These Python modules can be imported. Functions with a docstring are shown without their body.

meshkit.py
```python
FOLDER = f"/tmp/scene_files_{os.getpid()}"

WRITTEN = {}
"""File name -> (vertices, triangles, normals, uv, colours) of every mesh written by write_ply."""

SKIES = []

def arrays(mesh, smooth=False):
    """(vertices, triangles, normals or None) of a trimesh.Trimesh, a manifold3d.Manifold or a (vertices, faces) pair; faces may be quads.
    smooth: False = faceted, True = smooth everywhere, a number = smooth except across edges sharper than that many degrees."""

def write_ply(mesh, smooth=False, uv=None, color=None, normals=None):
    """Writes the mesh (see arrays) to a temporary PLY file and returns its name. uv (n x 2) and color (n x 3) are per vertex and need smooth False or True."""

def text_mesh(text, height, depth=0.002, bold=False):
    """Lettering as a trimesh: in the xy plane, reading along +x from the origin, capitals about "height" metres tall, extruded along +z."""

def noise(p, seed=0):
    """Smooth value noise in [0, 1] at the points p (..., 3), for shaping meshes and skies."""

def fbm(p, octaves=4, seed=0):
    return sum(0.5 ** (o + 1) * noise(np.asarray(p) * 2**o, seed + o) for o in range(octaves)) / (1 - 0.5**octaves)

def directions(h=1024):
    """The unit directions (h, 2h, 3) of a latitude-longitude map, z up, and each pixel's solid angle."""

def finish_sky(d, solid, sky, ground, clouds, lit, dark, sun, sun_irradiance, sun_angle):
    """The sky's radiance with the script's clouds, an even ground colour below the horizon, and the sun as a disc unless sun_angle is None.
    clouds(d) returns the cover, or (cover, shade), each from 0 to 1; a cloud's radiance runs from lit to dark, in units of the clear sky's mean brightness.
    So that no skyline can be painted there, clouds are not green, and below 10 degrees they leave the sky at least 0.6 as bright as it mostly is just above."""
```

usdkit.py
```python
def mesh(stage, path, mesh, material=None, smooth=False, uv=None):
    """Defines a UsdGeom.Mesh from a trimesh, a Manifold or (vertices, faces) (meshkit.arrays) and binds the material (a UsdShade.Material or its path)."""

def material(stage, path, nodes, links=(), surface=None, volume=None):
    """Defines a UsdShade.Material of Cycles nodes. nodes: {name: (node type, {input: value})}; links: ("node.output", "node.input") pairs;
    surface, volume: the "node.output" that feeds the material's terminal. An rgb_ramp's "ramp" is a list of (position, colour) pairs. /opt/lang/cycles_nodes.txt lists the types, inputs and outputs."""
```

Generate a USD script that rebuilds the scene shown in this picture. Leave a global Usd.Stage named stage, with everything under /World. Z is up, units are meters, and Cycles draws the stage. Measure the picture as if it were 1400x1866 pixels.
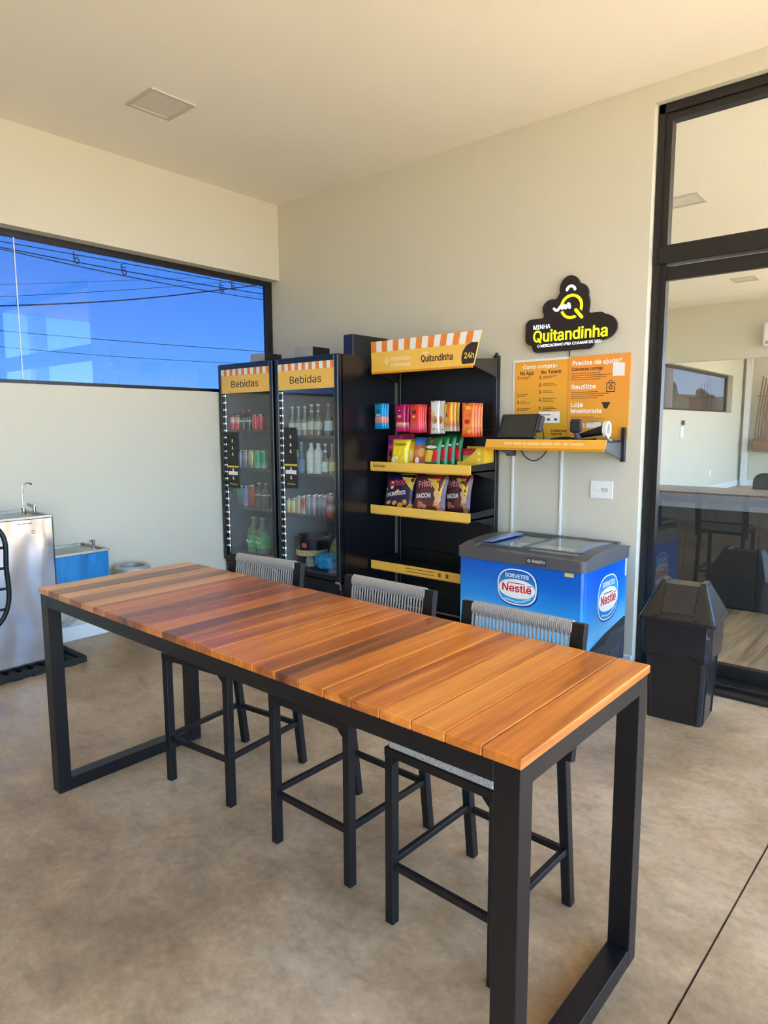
import math, random, re
import numpy as np, trimesh, manifold3d as mf
from shapely import affinity
from shapely.geometry import Polygon, Point, LineString, box as sbox
from shapely.ops import unary_union
from pxr import Usd, UsdGeom, UsdLux, UsdShade, Gf, Sdf
import usdkit, meshkit

rng = random.Random(7)
stage = Usd.Stage.CreateInMemory()
UsdGeom.SetStageUpAxis(stage, 'Z'); UsdGeom.SetStageMetersPerUnit(stage, 1.0)
UsdGeom.Xform.Define(stage, '/World'); UsdGeom.Scope.Define(stage, '/World/Looks')

# ------------------------------------------------------------------ camera
CAM = (5.1769, -4.4906, 1.6407); YAW, PITCH, ROLL, FPX = 0.7090, -0.1247, -0.0037, 1235.3
def make_camera():
    c = UsdGeom.Camera.Define(stage, '/World/camera')
    f = np.array([-math.sin(YAW)*math.cos(PITCH), math.cos(YAW)*math.cos(PITCH), math.sin(PITCH)])
    r = np.array([math.cos(YAW), math.sin(YAW), 0]); u = np.cross(r, f)
    cs, sn = math.cos(ROLL), math.sin(ROLL)
    r, u = cs*r + sn*u, -sn*r + cs*u
    m = Gf.Matrix4d(*r, 0, *u, 0, *(-f), 0, *CAM, 1)
    c.AddTransformOp().Set(m)
    c.CreateHorizontalApertureAttr(36.0); c.CreateVerticalApertureAttr(36.0*1866/1400)
    c.CreateFocalLengthAttr(36.0*FPX/1400); c.CreateClippingRangeAttr(Gf.Vec2f(.05, 5000))
    c.CreateExposureAttr(EXPOSURE)
EXPOSURE = 0.06
SKY_STRENGTH, SUN_STRENGTH, SUN_ELEV, SUN_AZ = 37.0, 6.9, 58.0, -30.0   # azimuth from +x towards +y
make_camera()

# ------------------------------------------------------------------ sky and sun
def srgb(*c):
    c = np.array(c if len(c) == 3 else c[0], float)/255
    return tuple(np.where(c <= .04045, c/12.92, ((c+.055)/1.055)**2.4))
def make_light():
    sa, se = math.radians(SUN_AZ), math.radians(SUN_ELEV)
    sd = (math.cos(sa)*math.cos(se), math.sin(sa)*math.cos(se), math.sin(se))
    d = UsdLux.DomeLight.Define(stage, '/World/sky')
    m = usdkit.material(stage, '/World/Looks/sky', {
        's': ('sky_texture', {'sky_type': 'hosek_wilkie', 'sun_direction': sd, 'turbidity': 2.2, 'ground_albedo': .3}),
        'h': ('hsv', {'hue': .5, 'saturation': 1.2, 'value': 1.0}),
        'b': ('background_shader', {'strength': SKY_STRENGTH})},
        [('s.color', 'h.color'), ('h.color', 'b.color')], surface='b.background')
    UsdShade.MaterialBindingAPI.Apply(d.GetPrim()).Bind(m)
    s = UsdLux.DistantLight.Define(stage, '/World/sun')
    s.CreateIntensityAttr(SUN_STRENGTH); s.CreateAngleAttr(.53); s.CreateNormalizeAttr(True); s.CreateColorAttr(Gf.Vec3f(1, .93, .82))
    s.AddRotateYOp(); s.GetPrim().RemoveProperty('xformOp:rotateY'); s.ClearXformOpOrder()
    z = np.array(sd); x = np.cross([0, 1, 0], z); x /= np.linalg.norm(x); y = np.cross(z, x)
    s.AddTransformOp().Set(Gf.Matrix4d(*x, 0, *y, 0, *z, 0, 0, 0, 30, 1))
make_light()

# ------------------------------------------------------------------ helpers: prims
used = {}
def numbered(path):
    n = used.get(path, 0); used[path] = n+1
    return path if n == 0 else '%s_%03d' % (path, n)
ORIGIN = {}
def tag(p, label=None, cat=None, group=None, kind=None):
    for k, v in (('label', label), ('category', cat), ('group', group), ('kind', kind)):
        if v: p.SetCustomDataByKey(k, v)
    return p
def thing(name, label, cat, loc=(0, 0, 0), rotz=0, group=None, kind=None):
    x = UsdGeom.Xform.Define(stage, numbered('/World/'+name))
    x.AddTranslateOp().Set(Gf.Vec3d(*loc)); x.AddRotateZOp().Set(rotz)
    ORIGIN[str(x.GetPath())] = np.array(loc, float) if rotz == 0 else None
    return tag(x.GetPrim(), label, cat, group, kind)
def V(m):
    if hasattr(m, 'to_mesh'):
        k = m.to_mesh(); return trimesh.Trimesh(k.vert_properties[:, :3], k.tri_verts, process=False)
    return m
def cat(*ms): return trimesh.util.concatenate([V(m) for m in ms])
def part(parent, name, mesh, mat, smooth=False, label=None, kind=None, world=False):
    """one Mesh under parent; world=True: mesh given in world coordinates"""
    pp = str(parent.GetPath())
    m = V(mesh).copy()
    root = '/'.join(pp.split('/')[:3])
    if world: m.apply_translation(-ORIGIN[root])
    g = usdkit.mesh(stage, numbered(pp+'/'+name), m, mat, smooth=smooth)
    return tag(g.GetPrim(), label, None, None, kind)
def single(name, mesh, mat, label, cat, group=None, kind=None, smooth=False):
    """a thing that is one mesh: put at its own base"""
    m = V(mesh).copy(); b = m.bounds; o = np.array([b[:, 0].mean(), b[:, 1].mean(), b[0, 2]]); m.apply_translation(-o)
    g = usdkit.mesh(stage, numbered('/World/'+name), m, mat, smooth=smooth)
    g.AddTranslateOp().Set(Gf.Vec3d(*o))
    return tag(g.GetPrim(), label, cat, group, kind)
def dup(root, loc, rotz=0, label=None, group=None):
    was = root.GetCustomData()
    base = re.sub(r'_\d{3}$', '', root.GetName())
    r = thing(base, label or was['label'], was['category'], loc, rotz, group or was.get('group'))
    r.GetReferences().AddInternalReference(root.GetPath()); r.SetInstanceable(True)
    return r

# ------------------------------------------------------------------ helpers: shapes
def box(x0, x1, y0, y1, z0, z1):
    m = trimesh.creation.box([abs(x1-x0), abs(y1-y0), abs(z1-z0)]); m.apply_translation([(x0+x1)/2, (y0+y1)/2, (z0+z1)/2]); return m
def cbox(x0, x1, y0, y1, z0, z1, c=.004):
    p = []
    lo, hi = np.array([x0, y0, z0]), np.array([x1, y1, z1])
    for i in range(8):
        s = np.array([(i >> k) & 1 for k in range(3)])
        q = np.where(s, hi, lo); d = np.where(s, -1, 1)*c
        for k in range(3):
            e = d.copy(); e[k] = 0; p.append(q+e)
    return trimesh.convex.convex_hull(np.array(p))
def hull(pts): return trimesh.convex.convex_hull(np.array(pts, float))
def bar(p, q, w, h=None, up=(0, 0, 1), c=.0025):
    p, q = np.array(p, float), np.array(q, float); h = h or w
    d = (q-p)/np.linalg.norm(q-p); up = np.array(up, float)
    if abs(d @ up) > .95: up = np.array([0, 1., 0])
    s = np.cross(d, up); s /= np.linalg.norm(s); t = np.cross(s, d)
    pts = []
    for e in (p, q):
        for a, b in ((w/2, h/2-c), (w/2-c, h/2), (-w/2+c, h/2), (-w/2, h/2-c), (-w/2, -h/2+c), (-w/2+c, -h/2), (w/2-c, -h/2), (w/2, -h/2+c)):
            pts.append(e+s*a+t*b)
    return hull(pts)
def tube(pts, r, n=8, closed=False):
    pts = np.array(pts, float); k = len(pts)
    rs = np.full(k, r) if np.ndim(r) == 0 else np.array(r)
    T = np.gradient(pts, axis=0); T /= np.linalg.norm(T, axis=1)[:, None]
    u = np.cross(T[0], [0, 0, 1.]);
    if np.linalg.norm(u) < .1: u = np.cross(T[0], [1., 0, 0])
    u /= np.linalg.norm(u); v = []
    for i in range(k):
        u = u-T[i]*(u@T[i]); u /= np.linalg.norm(u); w = np.cross(T[i], u)
        for a in range(n):
            th = 2*math.pi*a/n; v.append(pts[i]+rs[i]*(math.cos(th)*u+math.sin(th)*w))
    f = []
    for i in range(k-1):
        for a in range(n):
            b = (a+1) % n; A, B, C, D = i*n+a, i*n+b, (i+1)*n+b, (i+1)*n+a
            f += [[A, B, C], [A, C, D]]
    v += [pts[0], pts[-1]]; c0, c1 = len(v)-2, len(v)-1
    for a in range(n):
        b = (a+1) % n; f += [[c0, b, a], [c1, (k-1)*n+a, (k-1)*n+b]]
    return trimesh.Trimesh(np.array(v), np.array(f), process=False)
def curve(pts, n=24):
    from scipy.interpolate import CubicSpline
    pts = np.array(pts, float); t = np.r_[0, np.cumsum(np.linalg.norm(np.diff(pts, axis=0), axis=1))]
    return CubicSpline(t, pts)(np.linspace(0, t[-1], n))
def lathe(prof, n=24, at=(0, 0, 0)):
    v, f = [], []
    for r, z in prof:
        for a in range(n):
            th = 2*math.pi*a/n; v.append([max(r, 1e-5)*math.cos(th), max(r, 1e-5)*math.sin(th), z])
    for i in range(len(prof)-1):
        for a in range(n):
            b = (a+1) % n; A, B, C, D = i*n+a, i*n+b, (i+1)*n+b, (i+1)*n+a
            f += [[A, B, C], [A, C, D]]
    m = trimesh.Trimesh(np.array(v), np.array(f), process=False); m.apply_translation(at); return m
def extr(shape, d):
    gs = getattr(shape, 'geoms', [shape])
    return trimesh.util.concatenate([trimesh.creation.extrude_polygon(g, d, engine='earcut') for g in gs if g.area > 1e-10])
def facing(m, axis, at):
    """mesh drawn in xy reading along +x, thickness +z -> on a plane facing '-y' (reads +x), '+x' (reads +y), '+z'"""
    m = V(m).copy(); v = m.vertices
    if axis == '-y': w = np.stack([v[:, 0], -v[:, 2], v[:, 1]], 1)
    elif axis == '+x': w = np.stack([v[:, 2], v[:, 0], v[:, 1]], 1)
    else: w = v
    m.vertices = w+np.array(at); return m
def flat(shape, axis, at, d=.001): return facing(extr(shape, d), axis, at)
def text(s, h, axis, at, d=.0008, bold=False, w=None, center=False):
    m = meshkit.text_mesh(s, h, d, bold); b = m.bounds
    if w: m.apply_scale([w/(b[1, 0]-b[0, 0]), 1, 1])
    if center: m.apply_translation([-m.bounds[:, 0].mean(), 0, 0])
    return facing(m, axis, at)
def rrect(x0, x1, y0, y1, r): return sbox(x0+r, y0+r, x1-r, y1-r).buffer(r, 6)
def ellipse(cx, cy, a, b, n=12): return affinity.translate(affinity.scale(Point(0, 0).buffer(1, n), a, b), cx, cy)
def bowed(cx, cy, a, b, p=2.6, n=48):
    t = np.linspace(0, 2*np.pi, n, endpoint=False)
    return Polygon(np.stack([cx+a*np.sign(np.cos(t))*np.abs(np.cos(t))**(2/p), cy+b*np.sign(np.sin(t))*np.abs(np.sin(t))**(2/p)], 1))

# ------------------------------------------------------------------ materials
mats = {}
def M(name, col, rough=.5, metal=0, noise=None, bump=None, emit=0, coat=0, spec=.5, ramp=None, axis='z', rvar=None, stretch=(1, 1, 1), rand=False, ecol=None, space='object'):
    """col sRGB 0-255. noise=(scale, amount[, detail]); bump=(scale, strength); ramp=[(coord, sRGB)...] along an object axis"""
    if name in mats: return mats[name]
    c = srgb(col)
    nodes = {'p': ('principled_bsdf', {'base_color': c, 'roughness': rough, 'metallic': metal, 'specular_ior_level': spec, 'coat_weight': coat, 'coat_roughness': .12})}
    links = []
    if noise or bump or ramp:
        if space == 'object': nodes['t'] = ('texture_coordinate', {}); src = 't.object'
        else: nodes['t'] = ('geometry', {}); src = 't.position'
        nodes['m'] = ('mapping', {'scale': stretch}); links.append((src, 'm.vector')); vec = 'm.vector'
        if rand:
            nodes['oi'] = ('object_info', {}); nodes['rm'] = ('math', {'math_type': 'multiply', 'value2': 37.0}); nodes['va'] = ('vector_math', {'math_type': 'add'})
            links += [('oi.random', 'rm.value1'), ('m.vector', 'va.vector1'), ('rm.value', 'va.vector2')]; vec = 'va.vector'
    base = None
    if ramp:
        lo, hi = ramp[0][0], ramp[-1][0]
        nodes['sx'] = ('separate_xyz', {}); links.append((src, 'sx.vector'))
        nodes['mr'] = ('map_range', {'from_min': lo, 'from_max': hi, 'clamp': True}); links.append(('sx.'+axis, 'mr.value'))
        nodes['rp'] = ('rgb_ramp', {'ramp': [((a-lo)/(hi-lo), srgb(b)) for a, b in ramp]}); links.append(('mr.result', 'rp.fac'))
        base = 'rp.color'
    if noise:
        nodes['n'] = ('noise_texture', {'scale': noise[0], 'detail': noise[2] if len(noise) > 2 else 4.0, 'roughness': .6}); links.append((vec, 'n.vector'))
        nodes['nr'] = ('map_range', {'from_min': .3, 'from_max': .7, 'to_min': 1-noise[1], 'to_max': 1+noise[1], 'clamp': True}); links.append(('n.fac', 'nr.value'))
        nodes['mx'] = ('vector_math', {'math_type': 'scale', 'vector1': c}); links.append(('nr.result', 'mx.scale'))
        if base: links.append((base, 'mx.vector1'))
        base = 'mx.vector'
    if base: links.append((base, 'p.base_color'))
    if bump:
        nodes['bn'] = ('noise_texture', {'scale': bump[0], 'detail': bump[2] if len(bump) > 2 else 3.0}); nodes['bp'] = ('bump', {'strength': bump[1], 'distance': .01})
        links += [(vec, 'bn.vector'), ('bn.fac', 'bp.height'), ('bp.normal', 'p.normal')]
    if emit:
        nodes['p'][1]['emission_color'] = srgb(ecol or col); nodes['p'][1]['emission_strength'] = emit
    mats[name] = usdkit.material(stage, '/World/Looks/'+name, nodes, links, surface='p.BSDF')
    return mats[name]
def glass(name, tint=(1, 1, 1), ior=1.5, boost=0.0):
    if name in mats: return mats[name]
    # a pane is a closed box: the fresnel node inverts the index on its back faces, so the index is inverted there first
    mats[name] = usdkit.material(stage, '/World/Looks/'+name, {
        'geo': ('geometry', {}), 'io': ('map_range', {'from_min': 0.0, 'from_max': 1.0, 'to_min': ior, 'to_max': 1/ior}), 'f': ('fresnel', {'IOR': ior}), 'a': ('math', {'math_type': 'add', 'value2': boost, 'use_clamp': True}), 't': ('transparent_bsdf', {'color': tuple(np.sqrt(tint))}), 'g': ('glossy_bsdf', {'color': (1, 1, 1), 'roughness': 0.0}), 'x': ('mix_closure', {})},
        [('geo.backfacing', 'io.value'), ('io.result', 'f.IOR'), ('f.fac', 'a.value1'), ('a.value', 'x.fac'), ('t.BSDF', 'x.closure1'), ('g.BSDF', 'x.closure2')], surface='x.closure')
    return mats[name]

BLACK = M('black_powder_coat', (15, 13, 15), .38, spec=.36, bump=(300, .03))
ALU = M('black_aluminium', (24, 21, 22), .35)
WALLP = M('wall_paint', (204, 198, 178), .85, noise=(.7, .02), bump=(180, .04), space='world')
CEILP = M('ceiling_paint', (238, 230, 214), .9, noise=(.5, .015), space='world')
WHITE = M('white_plastic', (232, 230, 224), .4)
SKIRT = M('baseboard_paint', (226, 226, 222), .45)
YEL = M('shelf_yellow', (250, 198, 84), .45)
YELD = M('edge_yellow', (226, 150, 18), .45)
ORG = M('awning_orange', (240, 140, 52), .5)
DKBR = M('dark_brown_print', (58, 38, 36), .5)
WPRINT = M('white_print', (245, 240, 232), .5)
BPRINT = M('black_print', (28, 22, 22), .5)
BLKGLOSS = M('black_gloss_sheet', (14, 14, 18), .22)
BLKMETAL = M('black_metal_sheet', (17, 17, 21), .38)
CHROME = M('chrome', (200, 200, 200), .12, 1)
RUBBER = M('black_rubber', (20, 20, 21), .7, bump=(120, .1))

def floor_material():
    n = {'g': ('geometry', {}), 'n1': ('noise_texture', {'scale': .9, 'detail': 7.0, 'roughness': .62, 'distortion': .25}), 'n2': ('noise_texture', {'scale': 5.0, 'detail': 9.0, 'roughness': .72, 'distortion': .15}),
         'n3': ('noise_texture', {'scale': 30.0, 'detail': 5.0, 'roughness': .7}), 'mp': ('mapping', {'scale': (1, 1.5, 1), 'rotation': (0, 0, .5)}),
         'r1': ('rgb_ramp', {'ramp': [(.30, srgb(130, 109, 85)), (.46, srgb(166, 143, 115)), (.58, srgb(184, 162, 134)), (.75, srgb(206, 187, 158))]}),
         'r2': ('map_range', {'from_min': .3, 'from_max': .7, 'to_min': .74, 'to_max': 1.24, 'clamp': True}),
         'r3': ('map_range', {'from_min': .3, 'from_max': .7, 'to_min': .84, 'to_max': 1.14, 'clamp': True}),
         'm': ('math', {'math_type': 'multiply'}), 's': ('vector_math', {'math_type': 'scale'}),
         'vo': ('voronoi_texture', {'scale': 2.3, 'randomness': 1.0}), 'sp': ('map_range', {'from_min': .012, 'from_max': .022, 'to_min': .55, 'to_max': 1.0, 'clamp': True}), 'm2': ('math', {'math_type': 'multiply'}),
         'rr': ('map_range', {'from_min': .3, 'from_max': .7, 'to_min': .30, 'to_max': .50, 'clamp': True}),
         'hn': ('noise_texture', {'scale': 2.2, 'detail': 4.0}), 'hr': ('rgb_ramp', {'ramp': [(.36, (1.0, .985, .96)), (.5, (1, 1, 1)), (.64, (1.0, .965, .90))]}), 'hm': ('vector_math', {'math_type': 'multiply'}),
         'bp': ('bump', {'strength': .06, 'distance': .01}), 'p': ('principled_bsdf', {'specular_ior_level': .45})}
    l = [('g.position', 'n1.vector'), ('g.position', 'mp.vector'), ('mp.vector', 'n2.vector'), ('g.position', 'n3.vector'), ('g.position', 'vo.vector'), ('n1.fac', 'r1.fac'), ('n2.fac', 'r2.value'), ('n3.fac', 'r3.value'),
         ('r2.result', 'm.value1'), ('r3.result', 'm.value2'), ('vo.distance', 'sp.value'), ('m.value', 'm2.value1'), ('sp.result', 'm2.value2'), ('r1.color', 's.vector1'), ('m2.value', 's.scale'), ('g.position', 'hn.vector'), ('hn.fac', 'hr.fac'), ('s.vector', 'hm.vector1'), ('hr.color', 'hm.vector2'), ('hm.vector', 'p.base_color'),
         ('n2.fac', 'rr.value'), ('rr.result', 'p.roughness'), ('n2.fac', 'bp.height'), ('bp.normal', 'p.normal')]
    return usdkit.material(stage, '/World/Looks/polished_concrete', n, l, surface='p.BSDF')
CONC = floor_material()
def wood(name, dark, mid, light, rough=.3, coat=.25, along='y', off=0.0, fine=1.0):
    st = {'y': (9, .55, 9), 'x': (.55, 9, 9)}[along]; st2 = {'y': (70, 2.2, 70), 'x': (2.2, 70, 70)}[along]
    n = {'t': ('texture_coordinate', {}), 'oi': ('object_info', {}), 'k': ('math', {'math_type': 'multiply_add', 'value2': 53.0, 'value3': off}), 'va': ('vector_math', {'math_type': 'add'}),
         'm1': ('mapping', {'scale': st}), 'm2': ('mapping', {'scale': st2}), 'n1': ('noise_texture', {'scale': 1.0, 'detail': 5.0, 'roughness': .55, 'distortion': 1.2}), 'n2': ('noise_texture', {'scale': 1.0, 'detail': 4.0, 'roughness': .7}),
         'rp': ('rgb_ramp', {'ramp': [(.32, srgb(dark)), (.48, srgb(mid)), (.66, srgb(light))]}), 'fr': ('map_range', {'from_min': .3, 'from_max': .7, 'to_min': 1-.24*fine, 'to_max': 1+.16*fine, 'clamp': True}),
         's': ('vector_math', {'math_type': 'scale'}), 'bp': ('bump', {'strength': .05, 'distance': .004}),
         'p': ('principled_bsdf', {'roughness': rough, 'coat_weight': coat, 'coat_roughness': .16, 'specular_ior_level': .4})}
    l = [('oi.random', 'k.value1'), ('t.object', 'va.vector1'), ('k.value', 'va.vector2'), ('va.vector', 'm1.vector'), ('va.vector', 'm2.vector'), ('m1.vector', 'n1.vector'), ('m2.vector', 'n2.vector'), ('n1.fac', 'rp.fac'), ('n2.fac', 'fr.value'),
         ('rp.color', 's.vector1'), ('fr.result', 's.scale'), ('s.vector', 'p.base_color'), ('n2.fac', 'bp.height'), ('bp.normal', 'p.normal')]
    return usdkit.material(stage, '/World/Looks/'+name, n, l, surface='p.BSDF')

# ------------------------------------------------------------------ the setting
CEIL = 3.74
def struct(name, label=None): return thing(name, label, None, kind='structure')
fl = struct('floor', 'polished grey brown concrete floor with one saw cut joint')
def jx(y): return 4.703+(y+1.62)*.0275
G = .0035
part(fl, 'slab', extr(Polygon([(0, -7.6), (jx(-7.6)-G, -7.6), (jx(0)-G, 0), (0, 0)]), .12).apply_translation([0, 0, -.12]), CONC)
part(fl, 'slab', extr(Polygon([(jx(-7.6)+G, -7.6), (7.8, -7.6), (7.8, 0), (jx(0)+G, 0)]), .12).apply_translation([0, 0, -.12]), CONC)
part(fl, 'joint_filler', extr(Polygon([(jx(-7.6)-G, -7.6), (jx(-7.6)+G, -7.6), (jx(0)+G, 0), (jx(0)-G, 0)]), .1).apply_translation([0, 0, -.112]), M('joint_dirt', (74, 52, 36), .9))
WL0, WL1, WZ0, WZ1 = -5.2, 0.0, 1.96, 3.045
wl = struct('wall_left', 'off-white painted wall below and above the long window')
part(wl, 'plaster', cat(box(-.2, 0, -7.6, 0, -.1, WZ0), box(-.2, 0, -7.6, 0, WZ1, CEIL), box(-.2, 0, -7.6, WL0, WZ0, WZ1)), WALLP)
DX0, DX1, DZ = 3.548, 6.9, 3.622
wb = struct('wall_back', 'off-white painted wall behind the coolers and sign')
part(wb, 'plaster', cat(box(-.2, DX0, 0, .15, -.1, CEIL), box(DX0, DX1, 0, .15, DZ, CEIL), box(DX1, 7.8, 0, .15, -.1, CEIL)), WALLP)
wf = struct('wall_front', 'off-white wall behind the viewer')
part(wf, 'plaster', cat(box(-.2, 6.0, -7.75, -7.6, -.1, CEIL), box(6.0, 7.8, -7.75, -7.6, 2.75, CEIL), box(6.0, 7.8, -7.75, -7.6, -.1, 0)), WALLP)
cl = struct('ceiling', 'plain white plaster ceiling')
part(cl, 'plaster', box(-.2, 8.1, -7.75, 16.4, CEIL, CEIL+.22), CEILP)
bl = struct('baseboard_left'); part(bl, 'board', cbox(0, .013, -7.5, 0, 0, .115, .003), SKIRT)
bb = struct('baseboard_back'); part(bb, 'board', cbox(.013, DX0, -.013, 0, 0, .085, .003), SKIRT)
for i, y in enumerate((-7.5, -3.2, 1.1, 5.4, 9.7, 14.0)):
    single('veranda_pillar', box(7.66, 7.9, y-.12, y+.12, -.15, CEIL), WALLP, 'square white pillar of the open side, number %d from the viewer side' % (i+1), 'pillar', kind='structure')

# window in the left wall
w1 = struct('window_1', 'long high window with black frame and one glass joint')
fx0, fx1 = -.165, -.113
part(w1, 'frame', cat(box(fx0, fx1, WL0, WL1, WZ0, 1.994), box(fx0, fx1, WL0, WL1, 3.002, WZ1), box(fx0, fx1, -.068, -.0005, 1.994, 3.002), box(fx0, fx1, WL0, WL0+.06, 1.994, 3.002)), ALU)
GW = glass('window_glass', (.036, .060, .115), 1.45)
part(w1, 'pane', box(-.142, -.136, -2.366, -.068, 1.99, 3.005), GW)
part(w1, 'pane', box(-.142, -.136, WL0+.05, -2.374, 1.99, 3.005), GW)
part(w1, 'glass_joint', box(-.1425, -.1355, -2.374, -2.366, 1.99, 3.005), M('silicone', (205, 215, 225), .4, emit=0))

# glazed door wall
d1 = struct('door_1', 'black aluminium sliding glass door with glazed transom')
JB = 3.560
part(d1, 'jamb', cat(box(JB, JB+.035, .06, .148, .03, 2.66), box(JB+.035, 3.636, .075, .135, .03, 2.66)), ALU)
part(d1, 'jamb', cat(box(JB, JB+.035, .05, .148, 2.66, DZ-.002), box(JB+.035, 3.636, .065, .135, 2.77, 3.52)), ALU)
part(d1, 'jamb', box(DX1-.09, DX1-.001, .06, .148, .03, DZ-.002), ALU)
part(d1, 'head', cat(box(JB, DX1-.09, .05, .148, 3.565, DZ-.002), box(3.595, DX1-.09, .065, .135, 3.52, 3.565)), ALU)
part(d1, 'transom', cat(cbox(JB+.03, DX1-.09, .04, .148, 2.66, 2.77, .004)), ALU)
part(d1, 'door_rail', cbox(3.636, DX1-.09, .08, .13, 2.562, 2.645, .003), ALU)
part(d1, 'door_rail', cbox(3.636, DX1-.09, .08, .13, .045, .13, .003), ALU)
part(d1, 'threshold', cat(cbox(JB, DX1-.01, -.15, -.06, 0, .022, .004), cbox(JB, DX1-.01, -.06, .148, 0, .045, .004)), ALU)
GD = glass('door_glass', (.93, .95, .94), 1.6)
part(d1, 'pane', box(3.63, DX1-.08, .097, .103, 2.765, 3.525), GD)
part(d1, 'pane', box(3.63, DX1-.08, .102, .108, .12, 2.57), GD)

# room behind the glass
LAM = [wood('laminate_%s' % k, *c, rough=.45, coat=0, along='y', off=o) for k, c, o in (('tan', ((126, 104, 78), (160, 138, 108), (182, 160, 128)), 3.), ('grey_brown', ((108, 92, 72), (146, 126, 100), (170, 150, 122)), 9.))]
fi = struct('floor_inner', 'wood look laminate floor behind the glass door')
part(fi, 'subfloor', box(.3, 7.8, .15, 16.2, -.12, -.004), LAM[0])
for i in range(14):
    for j, (a, b) in enumerate(((.15, 1.25), (1.25, 2.5), (2.5, 3.75))):
        o = (i % 3)*.31
        a2, b2 = (a+o if j else .15), b+o
        part(fi, 'plank', cbox(3.2+i*.19+.001, 3.2+(i+1)*.19-.001, a2+.001, b2-.001, -.004, .004, .0012), LAM[(i+j) % 2])
for nm, m in (('wall_inner_left', cat(box(.2, .4, .15, 16.2, -.1, 1.98), box(.2, .4, .15, 16.2, 2.93, CEIL), box(.2, .4, .15, 9.0, 1.98, 2.93), box(.2, .4, 15.1, 16.2, 1.98, 2.93))),
              ('wall_inner_back', box(.2, 7.8, 16.2, 16.4, -.1, CEIL)), ('wall_inner_beam', box(.4, 7.8, 8.45, 8.65, 2.783, CEIL))):
    s = struct(nm); part(s, 'plaster', m, WALLP)
b2 = struct('baseboard_inner'); part(b2, 'board', cat(box(.4, .42, 8.65, 16.2, 0, .16), box(.42, 7.8, 16.18, 16.2, 0, .16)), SKIRT)
t1 = struct('trim_1', 'white pipe casing in the far corner'); part(t1, 'casing', box(.48, .62, 16.06, 16.18, 0, CEIL), SKIRT)
w2 = struct('window_2', 'black framed window of the far room')
part(w2, 'frame', cat(box(.22, .28, 9.0, 15.1, 1.98, 2.03), box(.22, .28, 9.0, 15.1, 2.87, 2.93), box(.22, .28, 14.98, 15.1, 2.03, 2.87), box(.22, .28, 9.0, 9.1, 2.03, 2.87)), ALU)
part(w2, 'pane', box(.247, .253, 9.05, 15.0, 2.02, 2.88), glass('far_window_glass', (.07, .064, .073), 1.45))

# ceiling lights (off)
def ceiling_light(x, y, label, s=.162):
    t = thing('ceiling_light', label, 'ceiling light', (x, y, CEIL), 0, None)
    part(t, 'frame', extr(sbox(-s, -s, s, s).difference(sbox(-s+.028, -s+.028, s-.028, s-.028)), .010).apply_translation([0, 0, -.010]), M('light_frame', (196, 186, 168), .5))
    part(t, 'diffuser', box(-s+.028, s-.028, -s+.028, s-.028, -.004, -.001), M('light_diffuser', (208, 200, 184), .35))
ceiling_light(.998, -1.848, 'square recessed ceiling panel light, switched off, above the drinks coolers')
ceiling_light(2.98, 2.42, 'square ceiling panel light seen through the glass transom')
ceiling_light(2.55, 6.6, 'farthest square ceiling panel light, in the room behind the glass')

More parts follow.
